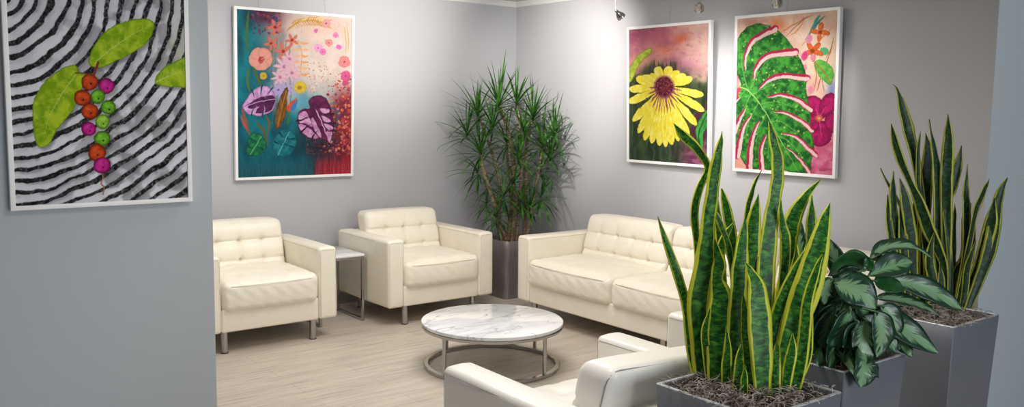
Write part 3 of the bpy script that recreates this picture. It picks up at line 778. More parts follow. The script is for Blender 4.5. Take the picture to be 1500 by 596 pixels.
class Art:
    """pigment on a fine grid of points, X and Y being the drawing coordinates"""
    def __init__(s, X, Y): s.X, s.Y = X+(fbm(X/13, Y/13, 1)-0.5)*5, Y+(fbm(X/13+9, Y/13+5, 2)-0.5)*5; s.C = np.ones((len(X), 3))*0.8; s.last = None
    def put(s, idx, a, col):
        if callable(col): col = col(s.X[idx], s.Y[idx])
        else: col = np.array(col, float)/255
        s.C[idx] = s.C[idx]*(1-a[:, None])+col*a[:, None]
    def brush(s, n, L, w_, alpha, seed=1):
        R = random.Random(seed)
        for _ in range(n):
            i = R.randrange(len(s.X)); c = np.clip(s.C[i]*R.uniform(0.78, 1.2), 0, 1)*255; x, y = s.X[i], s.Y[i]; a = R.uniform(-0.6, 0.6)+1.2; l = L*R.uniform(0.5, 1.2)
            s.line([(x-l*math.cos(a)/2, y-l*math.sin(a)/2), (x+2*R.uniform(-1, 1), y), (x+l*math.cos(a)/2, y+l*math.sin(a)/2)], w_*R.uniform(0.6, 1.3), tuple(c), alpha, soft=1.6, taper='both')
    def fill(s, f, col): s.put(np.arange(len(s.X)), np.clip(f, 0, 1), col)
    def near(s, x0, y0, x1, y1): return np.nonzero((s.X >= x0) & (s.X <= x1) & (s.Y >= y0) & (s.Y <= y1))[0]
    def segd(s, idx, P, closed):
        x, y = s.X[idx], s.Y[idx]; d = np.full(len(idx), 1e9); ins = np.zeros(len(idx), bool); tt = np.zeros(len(idx)); n = len(P)
        for i in range(n if closed else n-1):
            ax, ay = P[i]; bx, by = P[(i+1) % n]; vx, vy = bx-ax, by-ay; L = vx*vx+vy*vy+1e-9
            t = np.clip(((x-ax)*vx+(y-ay)*vy)/L, 0, 1); q = np.hypot(x-ax-t*vx, y-ay-t*vy); m_ = q < d; tt[m_] = (i+t[m_])/max(1, n-1); d = np.minimum(d, q)
            if closed:
                c = ((ay > y) != (by > y)) & (x < (bx-ax)*(y-ay)/(by-ay+1e-12)+ax); ins ^= c
        return d, ins, tt
    def poly(s, P, col, soft=0.9, alpha=1.0, smooth=True, edge=None, ew=2.0, inner=None):
        P = closed_curve(P) if smooth else np.array(P, float); m_ = 4
        idx = s.near(P[:, 0].min()-m_, P[:, 1].min()-m_, P[:, 0].max()+m_, P[:, 1].max()+m_)
        if not len(idx): return
        d, ins, _ = s.segd(idx, P, True); sd = np.where(ins, d, -d); a = np.clip(sd/soft+0.5, 0, 1)*alpha
        s.put(idx, a, col)
        if edge is not None: s.put(idx, np.clip(1-d/ew, 0, 1)*(a > 0)*alpha, edge)
        return idx, sd
    def line(s, P, w0, col, alpha=1.0, soft=0.9, taper=None, smooth=True):
        P = catmull(P, max(8, 5*len(P))) if smooth and len(P) > 2 else np.array(P, float); m_ = w0+3
        idx = s.near(P[:, 0].min()-m_, P[:, 1].min()-m_, P[:, 0].max()+m_, P[:, 1].max()+m_)
        if not len(idx): return
        d, _, t = s.segd(idx, P, False); w_ = w0/2
        if taper == 'both': w_ = w_*np.sin(np.clip(t, 0.02, 0.98)*PI)**0.6
        elif taper == 'end': w_ = w_*(1-t)**0.6
        elif taper == 'start': w_ = w_*t**0.6
        s.put(idx, np.clip((w_-d)/soft+0.5, 0, 1)*alpha, col)
    def ell(s, x, y, rx, ry, rot, col, alpha=1.0, soft=0.9, edge=None, hi=None):
        R_ = max(rx, ry)+3; idx = s.near(x-R_, y-R_, x+R_, y+R_)
        if not len(idx): return
        c, n = math.cos(math.radians(rot)), math.sin(math.radians(rot)); u = ((s.X[idx]-x)*c+(s.Y[idx]-y)*n)/rx; v = (-(s.X[idx]-x)*n+(s.Y[idx]-y)*c)/ry
        q = np.hypot(u, v); a = np.clip((1-q)*min(rx, ry)/soft+0.5, 0, 1)*alpha; s.put(idx, a, col)
        if edge is not None: s.put(idx, a*np.clip((q-0.6)/0.4, 0, 1)**1.5, edge)
        if hi is not None: s.put(idx, a*np.clip(1-np.hypot(u+0.25, v+0.3)/0.5, 0, 1)*0.7, hi)
    def glow(s, x, y, rx, ry, col, alpha=1.0, rot=0):
        c, n = math.cos(math.radians(rot)), math.sin(math.radians(rot)); u = ((s.X-x)*c+(s.Y-y)*n)/rx; v = (-(s.X-x)*n+(s.Y-y)*c)/ry
        s.fill(np.exp(-(u*u+v*v))*alpha, col)
def varied(c1, c2, sx=12, sy=12, k=0, lo=0.3, hi=0.7):
    c1, c2 = np.array(c1)/255, np.array(c2)/255
    def f(x, y):
        t = np.clip((fbm(x/sx, y/sy, k)-lo)/(hi-lo), 0, 1)[:, None]; return c1*(1-t)+c2*t
    return f

def paint_floral(A):
    X, Y = A.X, A.Y; n = fbm(X/40, Y/40); R = random.Random(2)
    A.fill(np.ones_like(X), varied((0, 84, 104), (10, 124, 138), 30, 60))
    A.fill(np.clip((Y-380)/200, 0, 1)*0.6, (2, 62, 78))
    A.fill(1/(1+np.exp(-((X-165)/16+(n-0.5)*6)))*1/(1+np.exp((Y-330-(n-.5)*60)/22)), varied((226, 206, 196), (238, 222, 212), 30, 30, 1))
    A.glow(150, 110, 42, 90, (214, 150, 140), 0.7); A.glow(300, 90, 120, 40, (240, 196, 182), 0.7); A.glow(185, 270, 40, 55, (176, 160, 214), 0.75); A.glow(225, 330, 55, 30, (110, 180, 205), 0.8); A.glow(195, 215, 40, 60, (236, 196, 214), 0.6)
    A.glow(120, 50, 52, 32, (92, 32, 58), 0.95)
    A.fill(1/(1+np.exp(-((X-345)/10+(n-.5)*4)))*1/(1+np.exp(-(Y-300)/16)), varied((116, 18, 44), (160, 40, 40), 14, 14, 2))
    A.fill(1/(1+np.exp(-((X-280)/9)))*1/(1+np.exp(-(Y-505)/10)), varied((120, 8, 30), (188, 30, 54), 5, 60, 3)); A.glow(300, 475, 60, 34, (38, 20, 34), 0.95); A.glow(240, 455, 28, 44, (10, 50, 60), 0.7)
    for _ in range(60):
        x, y = R.uniform(70, 165), R.uniform(32, 110); A.ell(x, y, *(2*[R.uniform(2.5, 6)]), 0, R.choice([(120, 50, 90), (80, 24, 60), (150, 70, 90), (60, 60, 110)]), 0.8)
    for _ in range(420):
        x = 398-abs(R.gauss(0, 42)); y = R.uniform(235, 500); r = R.uniform(1.5, 5.0)*(1.0 if y > 300 else 0.7)
        if x < 318+max(0, 330-y)*0.1-max(0, y-330)*0.2: continue
        A.ell(x, y, r, r, 0, R.choice([(214, 74, 44), (196, 58, 60), (226, 110, 80), (150, 20, 50), (120, 60, 110), (232, 140, 120)]), 0.9)
    for _ in range(70):
        x, y = R.uniform(250, 330), R.uniform(200, 300); A.ell(x, y, *(2*[R.uniform(1, 2.4)]), 0, R.choice([(214, 150, 80), (200, 110, 90)]), 0.8)
    for k in range(90):
        x = R.uniform(38, 396); y = R.uniform(500, 560); c = (20, 110, 120) if x < 275 else (206, 60, 80)
        A.line([(x, 572), (x+R.uniform(-6, 6), y+10), (x+R.uniform(-12, 12), y-R.uniform(5, 30))], 2.2, c, 0.55, taper='end')
    for P, c in (([(64, 180), (58, 120), (62, 60), (66, 35)], (70, 120, 60)), ([(70, 300), (60, 260), (66, 215)], (90, 120, 50)), ([(110, 290), (92, 250), (72, 205)], (90, 104, 44)), ([(128, 470), (110, 420), (88, 395)], (110, 90, 40)), ([(125, 440), (130, 400), (120, 370)], (120, 96, 50)), ([(70, 440), (52, 380), (42, 350)], (160, 84, 60)), ([(62, 428), (50, 400), (40, 372)], (186, 90, 70))):
        A.line(P, 9, c, 0.9, taper='both')
    for x0 in (140, 152, 182, 196): A.line([(x0, 400), (x0+5, 300), (x0-2, 210), (x0+4, 130)], 3, (96, 110, 60), 0.6)
    # golden frond
    A.line([(190, 98), (225, 72), (270, 66), (322, 78)], 5, (204, 150, 52), 0.9)
    for k in range(15):
        x = 205+k*8; y = 82-14*math.sin((k+2)/17*PI)
        A.line([(x, y), (x+9, y-9-R.uniform(0, 7)), (x+20, y-13)], 4.2, R.choice([(224, 176, 60), (206, 150, 50), (236, 200, 96)]), 0.9, taper='end'); A.line([(x, y), (x+9, y+10), (x+20, y+15)], 4.2, R.choice([(218, 160, 62), (196, 150, 60)]), 0.9, taper='end')
    # orange sprig
    A.line([(225, 130), (236, 180), (230, 250)], 2.5, (232, 160, 90))
    for k in range(6):
        y = 138+k*20
        for s_ in (-1, 1): A.line([(232, y), (232+s_*12, y+4), (232+s_*26, y+1)], 8, R.choice([(240, 166, 96), (244, 190, 130)]), 0.9, taper='both')
    def flower(x, y, r, np_, c, cc, wid=0.5, a0=0):
        for k in range(np_):
            a = a0+360/np_*k; ca, sa = math.cos(math.radians(a)), math.sin(math.radians(a))
            A.ell(x+ca*r*0.55, y+sa*r*0.55, r*0.5, r*0.5*wid*1.6, a, c, 1, edge=tuple(int(v*0.9) for v in c))
        A.ell(x, y, r*0.18, r*0.18, 0, cc)
    for x, y, r in ((150, 88, 26), (176, 165, 28), (205, 130, 22), (138, 140, 24)): flower(x, y, r, 5, (222, 118, 96), (150, 40, 40), 0.24, R.uniform(0, 70))
    for x, y, r in ((180, 215, 34), (205, 235, 30), (165, 250, 28), (198, 190, 26)): flower(x, y, r, 8, (236, 190, 204), (200, 120, 170), 0.2, R.uniform(0, 70))
    for x, y, r in ((160, 290, 20), (190, 292, 18)): flower(x, y, r, 6, (190, 170, 222), (120, 80, 170), 0.35)
    flower(104, 190, 36, 5, (242, 164, 148), (150, 30, 40), 0.85, 20); A.ell(106, 194, 9, 12, 30, (196, 70, 72), 0.8); A.line([(106, 192), (118, 186)], 2, (220, 190, 80))
    flower(112, 246, 11, 5, (214, 178, 60), (120, 80, 20), 0.9); flower(231, 282, 19, 6, (226, 196, 58), (150, 110, 20), 0.85); A.ell(230, 283, 7, 6, 0, (176, 132, 24))
    for x, y, r, c in ((374, 200, 18, (236, 140, 138)), (378, 245, 16, (226, 92, 146)), (324, 138, 12, (240, 150, 150)), (346, 114, 9, (238, 140, 190)), (290, 155, 13, (246, 170, 214)), (305, 168, 10, (236, 130, 190)), (315, 75, 13, (240, 170, 160)), (282, 100, 7, (236, 120, 190)), (356, 152, 9, (236, 120, 200)), (378, 268, 10, (214, 80, 120))): flower(x, y, r, 5, c, (180, 60, 90), 0.75, 15)
    for x0 in (376, 384): A.line([(x0, 180), (x0+3, 130), (x0-4, 80)], 4, (210, 180, 90), 0.7, taper='both')
    # brown leaf, bird of paradise
    A.poly([(150, 405), (152, 360), (165, 320), (188, 282), (190, 310), (186, 360), (170, 405), (158, 418)], varied((96, 60, 20), (150, 96, 34), 6, 20), edge=(70, 44, 20)); A.line([(158, 410), (172, 350), (186, 292)], 2, (190, 140, 60))
    A.line([(190, 400), (196, 370), (204, 345)], 5, (60, 120, 60)); A.poly([(186, 352), (200, 330), (220, 318), (216, 340), (204, 358), (196, 362)], (222, 84, 48)); A.poly([(200, 352), (212, 332), (222, 322), (218, 345), (206, 360)], (50, 130, 200)); A.line([(196, 340), (190, 318), (194, 304)], 4, (240, 150, 60), taper='end')
    # monstera leaves
    def monstera(P, mid, cuts, c1, c2, vein, cutc, cw=5):
        A.poly(P, varied(c1, c2, 9, 9, 2), edge=tuple(int(v*0.7) for v in c1), ew=2.5)
        for q in cuts: A.line(q, cw, cutc, taper='start')
        A.line(mid, 2.6, vein)
    monstera([(44, 348), (58, 320), (80, 292), (104, 279), (128, 280), (146, 298), (152, 326), (146, 350), (126, 366), (98, 374), (66, 368)], [(46, 348), (90, 325), (150, 318)], [], (196, 140, 200), (226, 178, 226), (110, 40, 110), (0, 70, 90))
    A.poly([(62, 345), (92, 318), (140, 308), (150, 325), (140, 352), (110, 366), (84, 362), (98, 345), (72, 352)], varied((58, 12, 52), (96, 26, 84), 8, 8), alpha=0.92)
    for q in ([(78, 328), (70, 316), (84, 296)], [(100, 322), (98, 302), (106, 286)], [(118, 318), (120, 302), (130, 288)], [(90, 340), (88, 356), (80, 368)], [(112, 338), (116, 354), (112, 368)]): A.line(q, 4, (216, 170, 222), taper='start')
    for q in ([(84, 318), (80, 304), (76, 290)], [(104, 312), (106, 296), (108, 276)], [(124, 308), (132, 296), (142, 284)], [(86, 346), (78, 358), (74, 374)], [(112, 346), (112, 360), (108, 378)]): A.line(q, 5, (4, 74, 92), taper='start')
    A.line([(48, 347), (95, 330), (150, 320)], 2.2, (222, 170, 222))
    monstera([(258, 330), (268, 314), (290, 308), (312, 316), (324, 336), (330, 352), (338, 388), (340, 416), (332, 444), (326, 463), (304, 452), (278, 450), (250, 442), (230, 424), (222, 394), (226, 366), (240, 352), (262, 350)], [(280, 350), (300, 395), (326, 460)], [], (80, 16, 62), (112, 34, 86), (206, 150, 196), (20, 40, 50))
    for P in ([(226, 372), (246, 360), (262, 380), (270, 410), (250, 400), (230, 396)], [(226, 402), (250, 408), (276, 428), (290, 446), (262, 444), (236, 426)], [(268, 380), (282, 396), (296, 424), (300, 446), (284, 430), (272, 408)], [(300, 372), (318, 380), (330, 392), (320, 396), (306, 390)], [(308, 398), (326, 404), (338, 412), (330, 420), (314, 414)], [(316, 424), (334, 424), (332, 444), (326, 460), (318, 446)], [(296, 350), (316, 352), (328, 358), (316, 366), (302, 362)]):
        A.poly(P, varied((196, 130, 186), (226, 176, 214), 8, 8, 1))
    for q in ([(306, 398), (322, 400), (344, 398)], [(300, 374), (318, 370), (340, 368)], [(312, 424), (328, 424), (344, 424)], [(288, 420), (276, 436), (266, 456)], [(270, 400), (250, 412), (232, 430)], [(266, 376), (246, 384), (220, 392)]): A.line(q, 6, (56, 22, 44), taper='start')
    A.line([(284, 356), (300, 395), (326, 460)], 2.4, (226, 180, 216)); A.line([(262, 352), (272, 340), (286, 356)], 3, (80, 20, 60))
    monstera([(56, 486), (62, 452), (78, 430), (100, 432), (116, 452), (122, 476), (106, 496), (82, 504), (62, 500)], [(70, 500), (88, 470), (104, 440)], [[(82, 480), (68, 476), (60, 470)], [(86, 470), (100, 478), (112, 484)], [(92, 458), (78, 452), (72, 446)]], (10, 96, 66), (30, 140, 80), (110, 190, 120), (6, 66, 72), 5)
    monstera([(140, 462), (156, 434), (184, 416), (210, 430), (220, 462), (206, 492), (184, 506), (158, 500), (144, 486)], [(160, 500), (178, 462), (196, 428)], [[(174, 470), (158, 464), (148, 458)], [(178, 464), (196, 472), (212, 476)], [(186, 448), (200, 450), (212, 448)], [(182, 446), (170, 438), (164, 430)]], (8, 100, 110), (26, 134, 140), (110, 190, 190), (4, 60, 76), 5)
    for _ in range(240):
        x, y = R.uniform(250, 340), R.uniform(440, 500); A.ell(x, y, *(2*[R.uniform(0.8, 1.8)]), 0, R.choice([(170, 60, 60), (90, 60, 90), (200, 90, 60)]), 0.6)
def paint_daisy(A):
    X, Y = A.X, A.Y; n = fbm(X/30, Y/30); n2 = fbm(X/12, Y/12, 3); R = random.Random(5)
    A.fill(np.ones_like(X), varied((176, 92, 122), (222, 150, 140), 40, 30, 1, 0.25, 0.75))
    A.fill(1/(1+np.exp(-((X-225)/20)))*0.9, varied((228, 186, 172), (238, 200, 184), 20, 20)); A.glow(90, 110, 60, 30, (128, 54, 92), 0.7); A.glow(150, 120, 60, 22, (196, 96, 116), 0.6)
    A.glow(225, 130, 26, 14, (226, 106, 66), 0.8, -20); A.glow(170, 165, 34, 18, (222, 120, 84), 0.6); A.glow(240, 225, 70, 26, (170, 90, 130), 0.5); A.glow(85, 200, 36, 34, (206, 150, 130), 0.7)
    for _ in range(120):
        x, y = R.uniform(48, 305), R.uniform(85, 260); A.line([(x, y), (x+R.uniform(-14, 14), y-R.uniform(-8, 8)), (x+R.uniform(-26, 26), y+R.uniform(-10, 10))], R.uniform(3, 8), R.choice([(188, 110, 140), (232, 170, 150), (150, 76, 112), (214, 130, 120)]), 0.22, soft=3, taper='both')
    A.fill(1/(1+np.exp(-(Y-262+(n-.5)*50-18*np.exp(-((X-165)/70)**2)*-3)/9)), varied((34, 50, 30), (62, 80, 50), 12, 40, 2))
    for x in range(90, 250, 14): A.poly([(x-16, 262), (x-4, 236), (x+2, 208+R.uniform(-14, 14)), (x+8, 236), (x+18, 262)], (50, 58, 40), smooth=False, alpha=0.85) if 105 < x < 215 else None
    A.fill(1/(1+np.exp(-((Y-470)/12)))*1/(1+np.exp(-((X-225)/14))), varied((110, 50, 84), (170, 96, 130), 14, 12)); A.poly([(262, 400), (290, 370), (310, 350), (320, 300), (320, 440), (280, 480), (262, 470)], (88, 30, 62), alpha=0.85)
    for _ in range(70):
        x, y = R.uniform(48, 240), R.uniform(380, 545); A.line([(x, y+30), (x+R.uniform(-8, 8), y), (x+R.uniform(-16, 16), y-R.uniform(20, 50))], R.uniform(5, 11), R.choice([(44, 66, 38), (30, 42, 30), (70, 92, 66), (56, 80, 60)]), 0.5, soft=3, taper='both')
    A.poly([(50, 232), (66, 204), (86, 180), (108, 166), (126, 164), (120, 184), (100, 198), (80, 222), (66, 258), (48, 280)], varied((150, 170, 40), (196, 206, 70), 10, 10), edge=(110, 130, 30), ew=3)
    A.poly([(282, 480), (272, 440), (288, 400), (312, 368), (316, 420), (300, 450), (296, 510)], varied((40, 130, 50), (70, 170, 70), 8, 12), edge=(20, 70, 30)); A.line([(284, 490), (286, 440), (312, 380)], 5, (30, 90, 40))
    cx, cy = 167, 292
    tips = [(118, 250), (142, 224), (186, 222), (216, 238), (262, 262), (72, 262), (50, 300), (46, 345), (62, 408), (300, 320), (302, 372), (276, 420), (250, 462), (216, 474), (80, 446), (100, 472), (124, 482), (150, 490), (172, 494), (194, 488), (92, 256), (240, 250)]
    for i, (tx, ty) in enumerate(tips):
        d = np.array([tx-cx, ty-cy], float); L = np.hypot(*d); d /= L; s_ = np.array([-d[1], d[0]]); w_ = 13.5 if L > 100 else 14.5
        def q(f, g): p = np.array([cx, cy])+d*L*f+s_*g; return (p[0], p[1])
        P = [q(0.12, -4), q(0.4, -w_*0.62), q(0.72, -w_), q(0.92, -w_*0.72), q(1.0, 0), q(0.92, w_*0.72), q(0.72, w_), q(0.4, w_*0.62), q(0.12, 4)]
        A.poly(P, varied((242, 224, 58), (252, 242, 118), 9, 16, i), edge=(222, 196, 40), ew=1.8)
        for g in (-4, 0, 5): A.line([q(0.3, g*0.6), q(0.6, g), q(0.9, g)], 1.2, (214, 190, 40), 0.6)
        A.line([q(0.1, 0), q(0.45, 0)], 9, (128, 40, 84), 0.85, taper='end', soft=2.5)
    A.ell(cx, cy, 34, 38, 0, (120, 36, 76), 0.75, soft=8); A.ell(cx, cy-2, 28, 32, 0, (92, 20, 44), 1, edge=(60, 14, 36))
    for _ in range(150):
        a, r = R.uniform(0, 6.28), math.sqrt(R.random()); A.ell(cx+26*r*math.cos(a), cy-2+30*r*math.sin(a), 1.8, 1.8, 0, R.choice([(150, 50, 70), (60, 10, 30), (128, 34, 60), (170, 90, 80)]), 0.9)
def paint_monstera(A):
    X, Y = A.X, A.Y; R = random.Random(9)
    A.fill(np.ones_like(X), varied((232, 176, 156), (244, 208, 186), 30, 30)); A.glow(300, 170, 90, 110, (244, 224, 200), 0.8); A.fill(1/(1+np.exp(-(Y-430)/26))*1/(1+np.exp(-(X-240)/12)), varied((206, 70, 120), (232, 130, 164), 22, 16)); A.fill(1/(1+np.exp(-(Y-420)/30))*1/(1+np.exp((X-90)/20)), (240, 164, 146))
    A.glow(175, 80, 26, 20, (230, 120, 60), 0.7); A.glow(350, 300, 16, 44, (110, 150, 214), 0.9); A.glow(90, 70, 40, 14, (200, 140, 130), 0.7); A.glow(44, 210, 10, 60, (206, 60, 110), 0.9)
    for P, c, w_ in (([(176, 112), (220, 84), (276, 50)], (190, 120, 70), 4), ([(190, 130), (250, 70), (286, 48)], (150, 90, 60), 3), ([(262, 130), (300, 80), (326, 50)], (60, 120, 110), 8), ([(280, 100), (300, 66), (312, 48)], (40, 150, 150), 9), ([(210, 120), (240, 96), (262, 60)], (226, 140, 80), 4), ([(300, 300), (312, 260), (330, 210), (352, 150)], (180, 90, 50), 4), ([(290, 300), (300, 250), (292, 200)], (206, 120, 60), 4), ([(318, 250), (326, 300)], (170, 90, 50), 3), ([(330, 190), (346, 160), (356, 120)], (150, 110, 60), 4), ([(250, 150), (270, 130), (290, 116)], (220, 130, 110), 4), ([(300, 140), (330, 110), (352, 90)], (230, 160, 110), 5)):
        A.line(P, w_, c, 0.85, taper='both')
    A.poly([(294, 200), (318, 196), (346, 212), (356, 240), (346, 274), (326, 262), (306, 240)], varied((70, 170, 60), (120, 200, 80), 9, 9), edge=(40, 120, 40)); A.line([(296, 202), (326, 235), (346, 270)], 3, (190, 90, 60)); A.ell(326, 165, 14, 12, 20, (70, 180, 110), 0.9)
    def petals(x, y, r, k, c, w_=0.36, a0=0):
        for i in range(k):
            a = a0+360/k*i; ca, sa = math.cos(math.radians(a)), math.sin(math.radians(a)); A.ell(x+ca*r*.55, y+sa*r*.55, r*.52, r*w_, a, varied(c, tuple(min(255, int(v*1.15)) for v in c), 6, 6), edge=tuple(int(v*.78) for v in c))
    petals(312, 104, 30, 4, (226, 110, 44), 0.26, 8); A.ell(312, 104, 6, 5, 0, (140, 60, 30)); petals(290, 165, 32, 5, (222, 100, 36), 0.26, 20); A.ell(288, 164, 7, 6, 0, (150, 70, 30))
    for x, y, rx, ry in ((262, 180, 11, 18), (277, 126, 10, 16), (268, 255, 9, 15), (282, 290, 9, 14), (288, 185, 8, 12), (262, 218, 8, 12)): A.ell(x, y, rx, ry, 15, (226, 60, 130) if rx > 10 else (234, 140, 170), 0.95, edge=(240, 170, 190))
    for x, y, rx, ry, rot in ((294, 350, 34, 44, -30), (338, 338, 26, 40, 20), (312, 432, 38, 42, 0), (352, 396, 26, 34, -20), (284, 400, 26, 34, 20)): A.ell(x, y, rx, ry, rot, varied((150, 8, 78), (196, 26, 110), 12, 12), 1, edge=(120, 4, 66))
    A.ell(308, 382, 12, 12, 0, (200, 90, 60)); A.ell(308, 382, 6, 6, 0, (236, 180, 90))
    for x, y, a in ((300, 350, -100), (330, 345, -50), (316, 440, 80)): A.line([(308, 382), ((308+x)/2, (382+y)/2), (x, y)], 2, (226, 90, 150), .8)
    leaf = [(70, 92), (100, 78), (138, 80), (182, 104), (220, 146), (250, 196), (266, 246), (268, 300), (280, 350), (282, 410), (292, 470), (284, 520), (278, 560), (240, 566), (190, 548), (120, 548), (80, 544), (54, 505), (36, 450), (30, 380), (36, 300), (56, 276), (40, 230), (38, 170), (48, 122)]
    A.poly(leaf, varied((12, 88, 30), (70, 168, 52), 13, 13, 1, .3, .7), edge=(30, 86, 30), ew=4)
    A.poly([(24, 300), (44, 286), (60, 282), (40, 320), (24, 340)], (214, 50, 100), alpha=0.9)
    mid = [(34, 276), (72, 288), (104, 318), (138, 368), (176, 440), (222, 520), (250, 566)]
    veins = [[(78, 290), (64, 240), (60, 180), (84, 110)], [(84, 296), (110, 240), (150, 190), (226, 160)], [(96, 306), (140, 280), (190, 270), (262, 280)], [(118, 336), (170, 330), (230, 350), (280, 390)], [(150, 392), (190, 396), (240, 430), (284, 470)], [(176, 440), (210, 458), (250, 500), (278, 552)], [(70, 292), (46, 320), (30, 360)], [(88, 304), (60, 370), (44, 440)], [(112, 330), (80, 400), (66, 500)], [(136, 366), (108, 440), (100, 540)], [(160, 410), (146, 470), (146, 545)]]
    for v in veins: A.line(v, 3, (120, 190, 90), 0.8, taper='end')
    slots = [([(68, 226), (72, 176), (98, 128), (166, 92)], 17), ([(94, 256), (108, 212), (148, 178), (230, 168)], 20), ([(110, 288), (142, 260), (190, 244), (270, 252)], 17), ([(140, 312), (180, 306), (230, 318), (280, 352)], 15), ([(160, 358), (204, 366), (250, 390), (284, 420)], 14), ([(188, 430), (230, 440), (268, 474), (296, 500)], 15), ([(200, 474), (232, 500), (262, 536), (280, 566)], 12), ([(52, 312), (40, 322), (30, 334)], 10), ([(70, 346), (50, 384), (32, 432)], 13), ([(88, 370), (60, 420), (44, 505)], 15), ([(114, 388), (90, 450), (82, 552)], 17), ([(136, 432), (120, 480), (124, 556)], 14)]
    for P, w_ in slots:
        w_ *= 1.3; A.line(P, w_, (184, 18, 76), 1, taper='start'); P2 = [(x+2.2, y+4.0) for x, y in P] if P[0][0] > 60 and P[-1][0] > 150 else [(x+4.0, y+1.5) for x, y in P]
        A.line(P2, w_*0.58, (248, 206, 204), 1, taper='start', soft=2); A.line([(x, y) for x, y in P], w_+2.5, (30, 90, 30), 0.0)
    A.line(mid, 6, (70, 150, 60), 0.9, taper='end'); A.line(mid, 3, (178, 214, 120), 1, taper='end')
    for _ in range(230):
        x, y = R.uniform(50, 265), R.uniform(100, 520); i = np.argmin((X-x)**2+(Y-y)**2); c = A.C[i]
        if c[1] > c[0]*1.4: A.ell(x, y, *(2*[R.uniform(1, 3.2)]), 0, R.choice([(150, 200, 70), (190, 220, 110), (110, 190, 80)]), 0.85)
    for x in (310, 316, 324, 331, 338, 346): A.line([(x, 553), (x+2, 546), (x+5, 552)], 1.3, (110, 40, 60), 0.9)
def paint_berries(A):
    X, Y = A.X, A.Y; R = random.Random(3)
    A.fill(np.ones_like(X), varied((206, 208, 216), (228, 229, 236), 60, 60)); n = fbm(X/46, Y/46, 1); n2 = fbm(X/18, Y/18, 2)
    A.fill(np.clip((n-0.50)*5, 0, 0.55)*np.clip((X-120)/160, 0.1, 1), (120, 118, 122)); A.glow(500, 140, 30, 80, (190, 192, 168), 0.7)
    wob = (fbm(X/110, Y/110, 4)-0.5)*30+(fbm(X/40, Y/40, 5)-.5)*4
    r = np.sqrt(np.maximum(0, (X-8)**2*0.88+(Y+8)**2*(0.96+0.10*np.clip(X/500, 0, 1))))+wob
    # rows tighten towards the bottom and the right
    s = r/37.0+np.clip((r-330)/900, 0, 1)*3.2
    f = s % 1.0; k = np.floor(s)
    w_ = 0.36+0.07*np.sin(k*2.3+X/120)+0.08*(n2-0.5)
    w_ = w_+0.05; band = np.clip((w_/2-np.abs(f-0.5))*18, 0, 1)
    ang = np.arctan2(Y+8, X-8); br = vnoise(ang*90+k*7, s*9, 3); gaps = vnoise(ang*22+k*3.1, k*1.7, 2)
    A.fill(band*np.clip(0.85+(br-0.25)*0.8, 0.55, 1), varied((22, 21, 24), (46, 44, 46), 14, 14, 2))
    A.fill(band*np.clip((vnoise(X/5, Y/5, 1)-0.62)*5, 0, 0.75)*np.clip((X-150)/150, 0.1, 1)*0.7, (150, 150, 156))
    sh = np.clip((w_/2+0.16-np.abs(f-0.62))*6, 0, 1)*(1-band); A.fill(sh*0.45*np.clip((n-.35)*4, 0.15, 1), (120, 120, 126))
    def leafp(P, mid, side):
        A.poly([(x+7, y+9) for x, y in P], (70, 70, 74), soft=9, alpha=0.45)
        A.poly(P, varied((122, 164, 18), (178, 204, 44), 17, 17, 3, .3, .7), edge=(96, 132, 20), ew=3.5)
        A.line(mid, 3, (196, 216, 110), 0.9, taper='end')
        M_ = catmull(mid, 9)
        for i in range(1, 8):
            d = M_[min(i+1, 8)]-M_[i-1]; d /= np.hypot(*d); s_ = np.array([-d[1], d[0]])
            for g in (-1, 1): p = M_[i]; e = p+d*side*0.7+s_*g*side; A.line([tuple(p), tuple((p+e)/2+d*side*0.06), tuple(e)], 1.8, (190, 212, 100), 0.7, taper='end')
    leafp([(250, 176), (256, 148), (276, 112), (308, 80), (350, 62), (398, 53), (430, 60), (434, 78), (424, 104), (404, 128), (372, 150), (332, 170), (292, 188), (264, 188)], [(268, 178), (310, 140), (360, 106), (424, 70)], 26)
    leafp([(214, 184), (222, 204), (243, 208), (238, 228), (216, 290), (190, 332), (160, 366), (140, 402), (122, 416), (106, 410), (96, 380), (92, 320), (98, 276), (122, 236), (154, 206), (186, 188)], [(216, 208), (170, 270), (140, 330), (118, 400)], 27)
    leafp([(436, 232), (456, 196), (490, 175), (540, 160), (540, 240), (492, 245), (456, 242)], [(440, 232), (480, 212), (536, 196)], 18)
    A.line([(262, 216), (270, 196), (276, 176)], 8, (126, 62, 52)); A.line([(256, 214), (232, 206), (214, 206)], 5, (110, 96, 50), .9)
    A.line([(286, 484), (290, 500), (286, 514), (293, 528), (290, 546)], 4, (140, 88, 66)); A.line([(286, 484), (290, 500), (286, 514), (293, 528), (290, 546)], 1.4, (200, 160, 130))
    O, G, L_, Mg = (180, 62, 22), (96, 160, 34), (130, 180, 50), (176, 32, 124)
    for x, y, q, c in ((300, 242, 23, Mg), (253, 231, 24, O), (275, 272, 21, G), (232, 275, 24, O), (305, 302, 21, G), (253, 313, 24, O), (250, 363, 21, Mg), (289, 342, 21, L_), (288, 390, 23, G), (273, 430, 26, O), (287, 465, 24, Mg)):
        A.ell(x+8, y+8, q, q, 0, (60, 60, 62), 0.35, soft=10)
        A.ell(x, y, q, q*0.95, 0, varied(c, tuple(min(255, int(v*1.2)+8) for v in c), 7, 7), 1, edge=tuple(int(v*0.5) for v in c), hi=tuple(min(255, int(v*1.1)+36) for v in c)); A.ell(x+3, y+6, 2.6, 2.6, 0, (60, 24, 20))
m_art, nt, b_ = mat('painted_canvas_under_glass', (200, 200, 200), 0.55, Coat_Weight=0.3, Specular_IOR_Level=0.15, Coat_Roughness=0.02, Coat_IOR=1.45)
